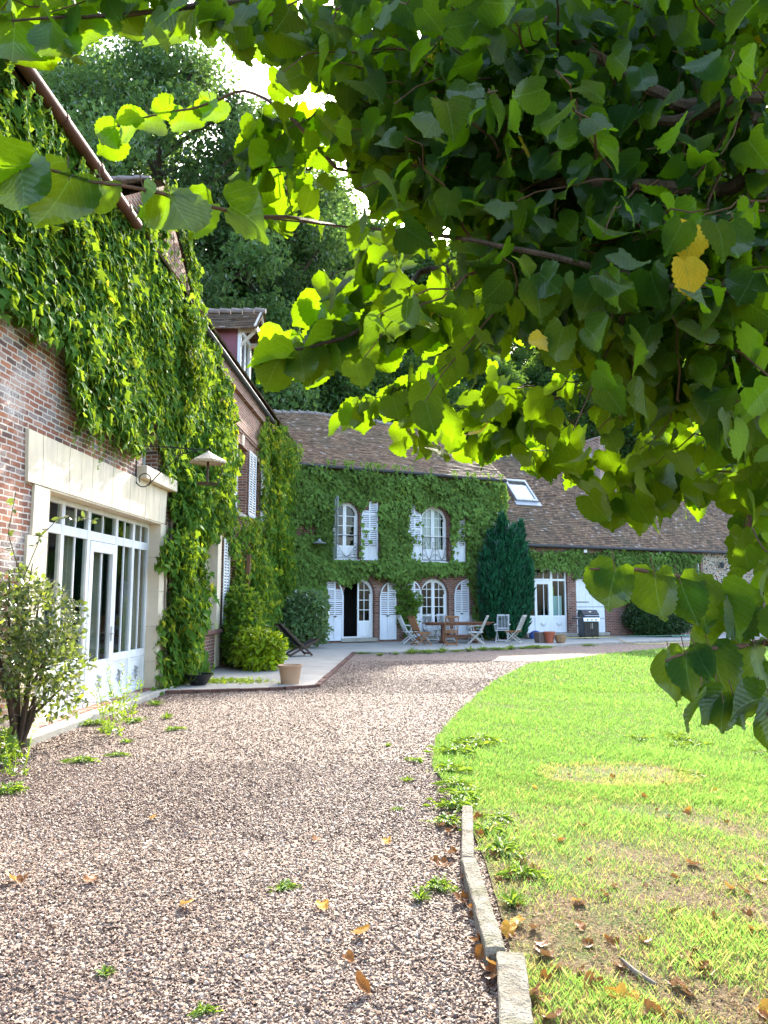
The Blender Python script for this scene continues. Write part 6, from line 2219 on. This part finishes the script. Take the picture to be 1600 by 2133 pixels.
# crown outline as it stands before the courtyard (dense heart and thinner fringes)
FRINGE_T = [(-40, -60), (620, -60), (620, 120), (560, 90), (500, 120), (400, 65), (330, 95), (250, 70), (180, 105), (90, 90), (0, 125)]
HEART = [(600, -60), (1700, -60), (1700, 1120), (1600, 1000), (1480, 880), (1310, 850), (1180, 800), (1110, 740), (1060, 680), (1010, 600), (970, 540), (910, 470), (790, 440), (700, 300), (640, 120)]
FRINGE_L = [(440, -60), (660, -60), (740, 440), (820, 520), (800, 500), (640, 490), (520, 470), (480, 330), (560, 230), (600, 130), (470, 70)]
FRINGE_B = [(720, 780), (860, 790), (960, 830), (1060, 760), (1180, 790), (1330, 850), (1480, 870), (1640, 990), (1640, 1110), (1540, 1060), (1440, 1050), (1330, 1090), (1250, 1100), (1230, 1010), (1130, 980),
            (960, 945), (830, 950), (800, 900), (720, 890)]
GLOW = [(560, 720), (680, 690), (640, 640), (720, 590), (820, 470), (960, 520), (1020, 640), (1080, 820), (960, 850), (860, 780), (740, 790), (560, 800), (520, 760)]
FRINGE_R = [(1540, 900), (1700, 900), (1700, 1330), (1560, 1300), (1520, 1160), (1560, 1060)]
SKYGAP = [[(1218, 935), (1282, 935), (1282, 1025), (1218, 1025)], [(600, 150), (690, 190), (710, 250), (640, 260), (600, 240)], [(675, 350), (715, 360), (700, 430), (670, 420)], [(715, 415), (740, 420), (735, 470), (712, 460)], [(770, 440), (830, 455), (830, 480), (775, 510)]]


def masked(*polys):
    def f(Q, dep):
        k = np.zeros(len(Q), bool)
        for p in polys: k |= inpoly(Q, p)
        for g in SKYGAP: k &= ~inpoly(Q, g)
        return k & (dep > .9)
    return f


def fill(poly, n, dlo, dhi, size, pw=1., nl=(5, 9), tint=(.42, .13), yel=.002, face=None, slope=False):
    pa = np.array(poly)
    lo, hi = pa.min(0), pa.max(0)
    c = 0
    mk = masked(HEART, FRINGE_L, FRINGE_B, FRINGE_R, GLOW, FRINGE_T)
    mk1 = masked(poly)
    while c < n:
        q = rng.uniform(lo, hi)
        if not inpoly(q[None], poly)[0]: continue
        d = dlo + (dhi - dlo) * rng.random() ** pw
        if slope: d = dlo + (dhi - dlo) * (q[1] - lo[1]) / (hi[1] - lo[1]) + rng.normal(0, .03)
        B = px(q[0], q[1], d)
        away = unit((B - (LO + np.array([0, 0, B[2] + .3]))))
        dr = away * .9 + rndn(1)[0] * .45
        c += max(1, spray(B, dr, rng.uniform(.22, .42), int(rng.integers(*nl)), size, mask=mk1 if rng.random() < .8 else mk, tint=tint, yel=yel, face=face))


CORE = [(1050, -60), (1700, -60), (1700, 700), (1500, 760), (1250, 700), (1080, 540), (1000, 300)]
FRINGE_T = [(-40, -60), (620, -60), (620, 120), (560, 90), (500, 120), (400, 65), (330, 95), (250, 70), (180, 105), (90, 90), (0, 125)]
fill(HEART, 3900, 1.65, 2.4, .075, 1.)
fill(CORE, 2300, 2.5, 4.4, .095, 1.)
fill(HEART, 60, 1.5, 1.7, .07)
fill(FRINGE_L, 112, 2.0, 2.4, .09, face=(.1, .8, .1), slope=True)
fill(FRINGE_B, 175, 2.6, 2.85, .105, face=(.1, .9, .1), slope=True)
fill(GLOW, 78, 2.42, 2.78, .135, face=(.2, 1.5, .2), slope=True)
fill(FRINGE_R, 90, 1.9, 2.6, .085)
fill(FRINGE_T, 75, 1.5, 1.75, .085)

# hand-set fringe leaves: u, v of the petiole, distance, size, hang angle in the picture (deg, 0 = straight down, + = to the right), turn
FR = [(150, 365, 1.27, .135, -20, .1), (40, 350, 1.25, .12, 20, .9), (60, 340, 1.24, .12, -75, 1.2), (215, 378, 1.30, .085, -15, .6), (300, 395, 1.34, .07, 15, 1.), (350, 400, 1.36, .13, 28, .3), (480, 430, 1.45, .13, 60, 1.25), (445, 425, 1.46, .10, -35, .9),
      (120, 60, 1.48, .11, -8, .3), (30, 50, 1.46, .13, 5, .4), (85, 90, 1.5, .105, -25, .2), (160, 40, 1.5, .115, 18, .4), (210, 40, 1.52, .08, 30, .5), (270, 30, 1.55, .09, -12, .4), (330, 25, 1.55, .11, 8, .6), (400, 10, 1.58, .12, 22, .3), (470, 0, 1.62, .13, -10, .2),
      (540, 0, 1.66, .13, 12, .4), (590, 10, 1.7, .12, -14, .5), (360, 60, 1.7, .09, 30, .7), (510, 60, 1.75, .09, 40, .4), (560, 70, 1.8, .11, 32, .3),
      (245, 265, 2.28, .10, -35, .3), (270, 255, 2.26, .10, 10, .4), (310, 240, 2.25, .11, 2, .3), (290, 240, 2.2, .08, -80, 1.), (385, 228, 2.2, .115, -2, .3), (440, 212, 2.2, .105, 15, .3), (360, 215, 2.2, .08, -60, .9), (415, 205, 2.2, .08, 60, 1.), (250, 290, 2.3, .10, -48, .4),
      (582, 748, 1.73, .125, -24, .2), (625, 735, 1.75, .115, 10, .3), (600, 742, 1.72, .13, -80, 1.2), (640, 720, 1.78, .14, 8, .2), (700, 705, 1.82, .13, 12, .3), (690, 700, 1.8, .12, -60, 1.1), (760, 680, 1.86, .14, 10, .35), (655, 640, 2.0, .11, -45, .3), (720, 600, 2.0, .13, -20, .3), (800, 640, 1.9, .13, 20, .3),
      (750, 850, 2.2, .115, 8, .3), (810, 815, 2.3, .11, 2, .3), (720, 870, 2.2, .10, -60, .9), (840, 890, 2.3, .12, -10, .2), (900, 870, 2.3, .12, 5, .5), (945, 900, 2.4, .11, -14, .2), (960, 930, 2.4, .09, 30, .7), (1010, 880, 2.4, .115, -25, .5), (1050, 880, 2.5, .11, 20, .2), (1100, 890, 2.5, .12, 10, .2),
      (1120, 930, 2.5, .12, -12, .3), (1180, 930, 2.5, .13, 12, .3), (1260, 940, 2.6, .10, 20, .2), (1270, 1045, 2.4, .11, -3, .3), (1320, 1030, 2.4, .115, 22, .2), (1360, 1000, 2.5, .12, 8, .5), (1390, 960, 2.5, .12, -12, .4), (1460, 1000, 2.5, .12, -18, .2), (1500, 1010, 2.4, .12, 15, .4),
      (1285, 1182, 1.62, .11, -22, .5), (1262, 1190, 1.64, .08, 10, .9), (1365, 1192, 1.66, .115, -4, .3), (1415, 1205, 1.68, .11, 14, .35), (1452, 1212, 1.7, .12, 4, .3), (1500, 1225, 1.72, .12, 26, .4), (1540, 1235, 1.75, .12, -12, .4), (1565, 1262, 1.72, .12, -52, .5), (1495, 1330, 1.72, .11, -72, .8),
      (1400, 1372, 1.64, .10, -12, .4), (1430, 1360, 1.65, .115, -8, .4), (1480, 1352, 1.68, .125, 10, .3), (1450, 1356, 1.66, .07, 20, .7), (1572, 1342, 1.72, .135, -6, .3), (1610, 1380, 1.74, .11, 20, .5),
      (1470, 1452, 1.57, .085, -45, .8), (1500, 1448, 1.58, .085, -52, .2), (1510, 1455, 1.58, .075, -20, .8), (1585, 1455, 1.6, .105, -80, .15), (1610, 1472, 1.62, .10, -18, .5), (1530, 1450, 1.6, .07, 5, .6)]
for u, v, d, s, ang, turn in FR:
    if v > 590 and u < 1180: d, s = d * 1.32, s * 1.05
    P = px(u, v, d)
    a = R(ang)
    Y = np.array([math.sin(a), -.10, -math.cos(a)])
    side = np.array([math.cos(a), 0, math.sin(a)])
    sgn = 1 if (u * 7 + v) % 2 else -1
    Zh = np.array([0, 1., .25]) * math.cos(turn) + (side * sgn * .6 + np.array([0, 0, .8])) * math.sin(turn) + rndn(1)[0] * .12
    put_leaves(P[None], Y[None], Zh[None], np.array([s]), np.array([np.clip(rng.normal(.46, .08), .2, .7)]))
    tw.tube([P - LO + np.array([0, 0, .035]) - side * .01, P - LO + Y * .012], [.0012, .0009], 4, cap=False)
# a few leaves already yellow or brown
for u, v, d, s, ang in ((1438, 478, 1.36, .075, -8), (1425, 545, 1.33, .072, 12), (1345, 155, 2.2, .10, 10), (1380, 150, 2.2, .10, -30), (900, 92, 1.9, .075, -10), (1205, 455, 2.3, .07, 20), (1450, 130, 2.2, .09, 12), (1130, 430, 2.4, .06, 20)):
    P = px(u, v, d)
    a = R(ang)
    put_leaves(P[None], np.array([[math.sin(a), -.1, -math.cos(a)]]), np.array([[.1, -1., .3]]), np.array([s]), np.array([.97]))

# the rest of the crown outside the picture
mkout = masked(HEART, FRINGE_L, FRINGE_B, FRINGE_R, GLOW, FRINGE_T)
def outside(Q, dep):
    inside = (dep > .2) & (Q[:, 0] > -120) & (Q[:, 0] < 1720) & (Q[:, 1] > -120) & (Q[:, 1] < 2250)
    return ~inside | (mkout(Q, dep) & (dep > 2.4))
for i in range(260):
    q = unit(rndn(1))[0] * rng.uniform(.55, 1.) * np.array([2.9, 2.6, 3.2]) + LO + np.array([0, .2, 5.0])
    if q[2] < 1.9: continue
    dr = unit(q - (LO + np.array([0, 0, q[2] - .4])))
    spray(q, dr + rndn(1)[0] * .4, .45, 9, .12, mask=outside, twig=False)
for i in range(330):          # crown carried on over the camera, added unseen to shade the core
    q = np.array([1.5, 1.2, 5.3]) + unit(rndn(1))[0] * rng.uniform(.3, 1.) * np.array([3.3, 3.4, 1.9])
    if q[2] < 3.2: continue
    dr = unit(q - (LO + np.array([0, 0, q[2] - .4])))
    spray(q, dr + rndn(1)[0] * .5, .5, 9, .13, mask=outside, twig=False)
for i in range(12):
    a = i * 2.4
    tip = LO + np.array([math.cos(a) * 2.2, math.sin(a) * 2.0, 3.6 + .35 * i])
    Qp, dp = proj(np.stack([TR(2.5 + .3 * i) * (1 - w_) + tip * w_ for w_ in np.linspace(.1, 1, 8)]))
    if ((dp > 0) & (Qp[:, 0] > -50) & (Qp[:, 0] < 1650) & (Qp[:, 1] > -50) & (Qp[:, 1] < 2200)).any(): continue
    bough([TR(2.5 + .3 * i), TR(2.8 + .32 * i) * .5 + tip * .5, tip], .05, .01)
bark.build('bough', 'bark', LT, smooth=True)
tw.build('twig', 'twig', LT, smooth=True)
leaves.build('crown', 'lime_leaf', LT)

# ================================================================== fallen leaves
def dead_mesh(k, tint):
    v, f, uv = t_linden(40 + k)
    v = v.copy()
    r_ = random.Random(k)
    v[:, 2] = v[:, 2] * .5 + 1.0 * v[:, 0] ** 2 * r_.uniform(.4, 1.6) + .55 * (v[:, 1] - .5) ** 2 * r_.uniform(.2, 1.8) + .14 * np.sin(v[:, 1] * 9 + k) * np.abs(v[:, 0])
    v[:, 2] -= v[:, 2].min()
    v[:, 1] -= .5
    sc = Scatter()
    sc.put(v, f, uv, np.zeros((1, 3)), np.array([[1., 0, 0]]), np.array([[0, 1., 0]]), np.array([[0, 0, 1.]]), 1., tint)
    me = np_mesh('fallen_leaf', np.concatenate(sc.V), [np.concatenate(f) for f in sc.F.values()], {'lc': np.concatenate(sc.A)})
    me.materials.append(M['dead_leaf'])
    return me


DM = {c: [dead_mesh(k, t_) for k in range(5)] for c, t_ in (('brown', .25), ('orange', .62), ('yellow', .98))}


def drop(col, x, y, z, s, label, group=None):
    o = bpy.data.objects.new('fallen_leaf', random.choice(DM[col]))
    COL.objects.link(o)
    o.location = (x, y, z)
    o.scale = (s, s, s)
    o.rotation_euler = (random.uniform(-.35, .35), random.uniform(-.35, .35), random.uniform(0, 6.28))
    return tag(o, label, 'leaf', group)


def gpt(u, v, z=.02):
    x, y = (u - 800) / FPX, (1066.5 - v) / FPX
    c, s_ = math.cos(PITCH), math.sin(PITCH)
    r = np.array([x, c - y * s_, s_ + y * c])
    k = (z - CAM_Z) / r[2]
    return r[0] * k, r[1] * k


for u, v, c, s, lab in ((318, 1703, 'yellow', .085, 'farthest yellow fallen leaf, alone on the left half of the gravel'), (655, 1748, 'orange', .075, 'small orange fallen leaf in mid gravel, left of a yellow one'),
                        (808, 1753, 'yellow', .08, 'yellow fallen leaf in mid gravel toward the kerb blocks'), (28, 1830, 'yellow', .10, 'yellow fallen leaf at the left picture edge on the gravel'),
                        (45, 1838, 'brown', .08, 'brown fallen leaf touching a yellow one at the left picture edge'), (192, 1830, 'orange', .10, 'curled orange brown fallen leaf on the left gravel'),
                        (385, 1884, 'yellow', .10, 'curled golden fallen leaf in the left middle of the gravel'), (674, 1889, 'yellow', .09, 'pale yellow fallen leaf in the centre of the gravel'),
                        (745, 1944, 'yellow', .09, 'yellow fallen leaf, right of centre, on the near gravel'), (730, 1998, 'orange', .065, 'small orange fallen leaf standing on edge in the near gravel'),
                        (757, 2062, 'orange', .10, 'nearest golden brown crumpled leaf on the gravel')):
    x, y = gpt(u, v)
    drop(c, x, y, .016, s * .8, lab)
LL = {'brown': 'dry brown fallen leaf on the thin grass of the lawn', 'orange': 'dry orange fallen leaf on the thin grass of the lawn', 'yellow': 'dry yellow fallen leaf on the thin grass of the lawn'}
lawn_px = [(1075, 1928, 'yellow', .12), (1060, 1945, 'yellow', .11), (1028, 2010, 'yellow', .13), (1022, 2025, 'orange', .10), (1300, 2088, 'yellow', .13), (1285, 2078, 'yellow', .09), (1432, 2000, 'orange', .09), (1425, 2060, 'orange', .08), (1585, 1835, 'yellow', .09),
           (1570, 1940, 'yellow', .10), (1440, 1800, 'orange', .11), (1110, 1810, 'orange', .12), (1165, 1755, 'orange', .09), (1215, 1720, 'orange', .09), (1340, 1960, 'orange', .10), (1210, 1935, 'orange', .08), (1485, 1650, 'yellow', .09), (1345, 1665, 'orange', .08),
           (1200, 1880, 'yellow', .08), (1260, 1865, 'orange', .08), (1140, 1990, 'brown', .12), (1230, 2060, 'orange', .11), (1100, 2075, 'brown', .12), (1135, 2085, 'orange', .10), (1370, 2120, 'orange', .11), (1150, 2125, 'brown', .13), (1115, 1935, 'brown', .09),
           (1010, 1880, 'orange', .08), (990, 1960, 'orange', .09), (985, 1900, 'brown', .08), (1000, 1995, 'brown', .09), (960, 1720, 'brown', .08), (1460, 1985, 'brown', .09), (1490, 1920, 'brown', .08), (1280, 1970, 'brown', .07), (1590, 2110, 'yellow', .10), (1400, 1905, 'brown', .08)]
for u, v, c, s in lawn_px:
    x, y = gpt(u, v)
    drop(c, x, y, .022, s * .72, LL[c], 'fallen leaves on the lawn, ' + c)
for i in range(60):
    d = 2.7 + 4.6 * rng.random() ** 1.6
    x = rng.uniform(.62, .56 * d)
    c = random.choice(('brown', 'brown', 'orange', 'orange', 'yellow'))
    drop(c, x, d, .02, rng.uniform(.035, .065), LL[c], 'fallen leaves on the lawn, ' + c)
for i in range(64):
    y = 2.5 + 3.4 * rng.random() ** 1.4
    x = (.58 if y < 3.4 else .62) + rng.normal(0, .08) - (.13 if i % 3 else -.05)
    c = random.choice(('brown', 'orange', 'brown'))
    drop(c, x, y, .02, rng.uniform(.04, .075), 'dry %s fallen leaf caught beside the stone kerb blocks' % c, 'fallen leaves along the kerb, ' + c)
b = MB()
x, y = gpt(1325, 2030)
b.tube([(x - .03, y + .10, .035), (x, y, .03), (x + .05, y - .10, .03)], [.008, .011, .007], 6)
tag(b.build('dry_stick', 'stem_grey', smooth=True), 'short pale dry stick lying in the near lawn among leaves', 'stick')
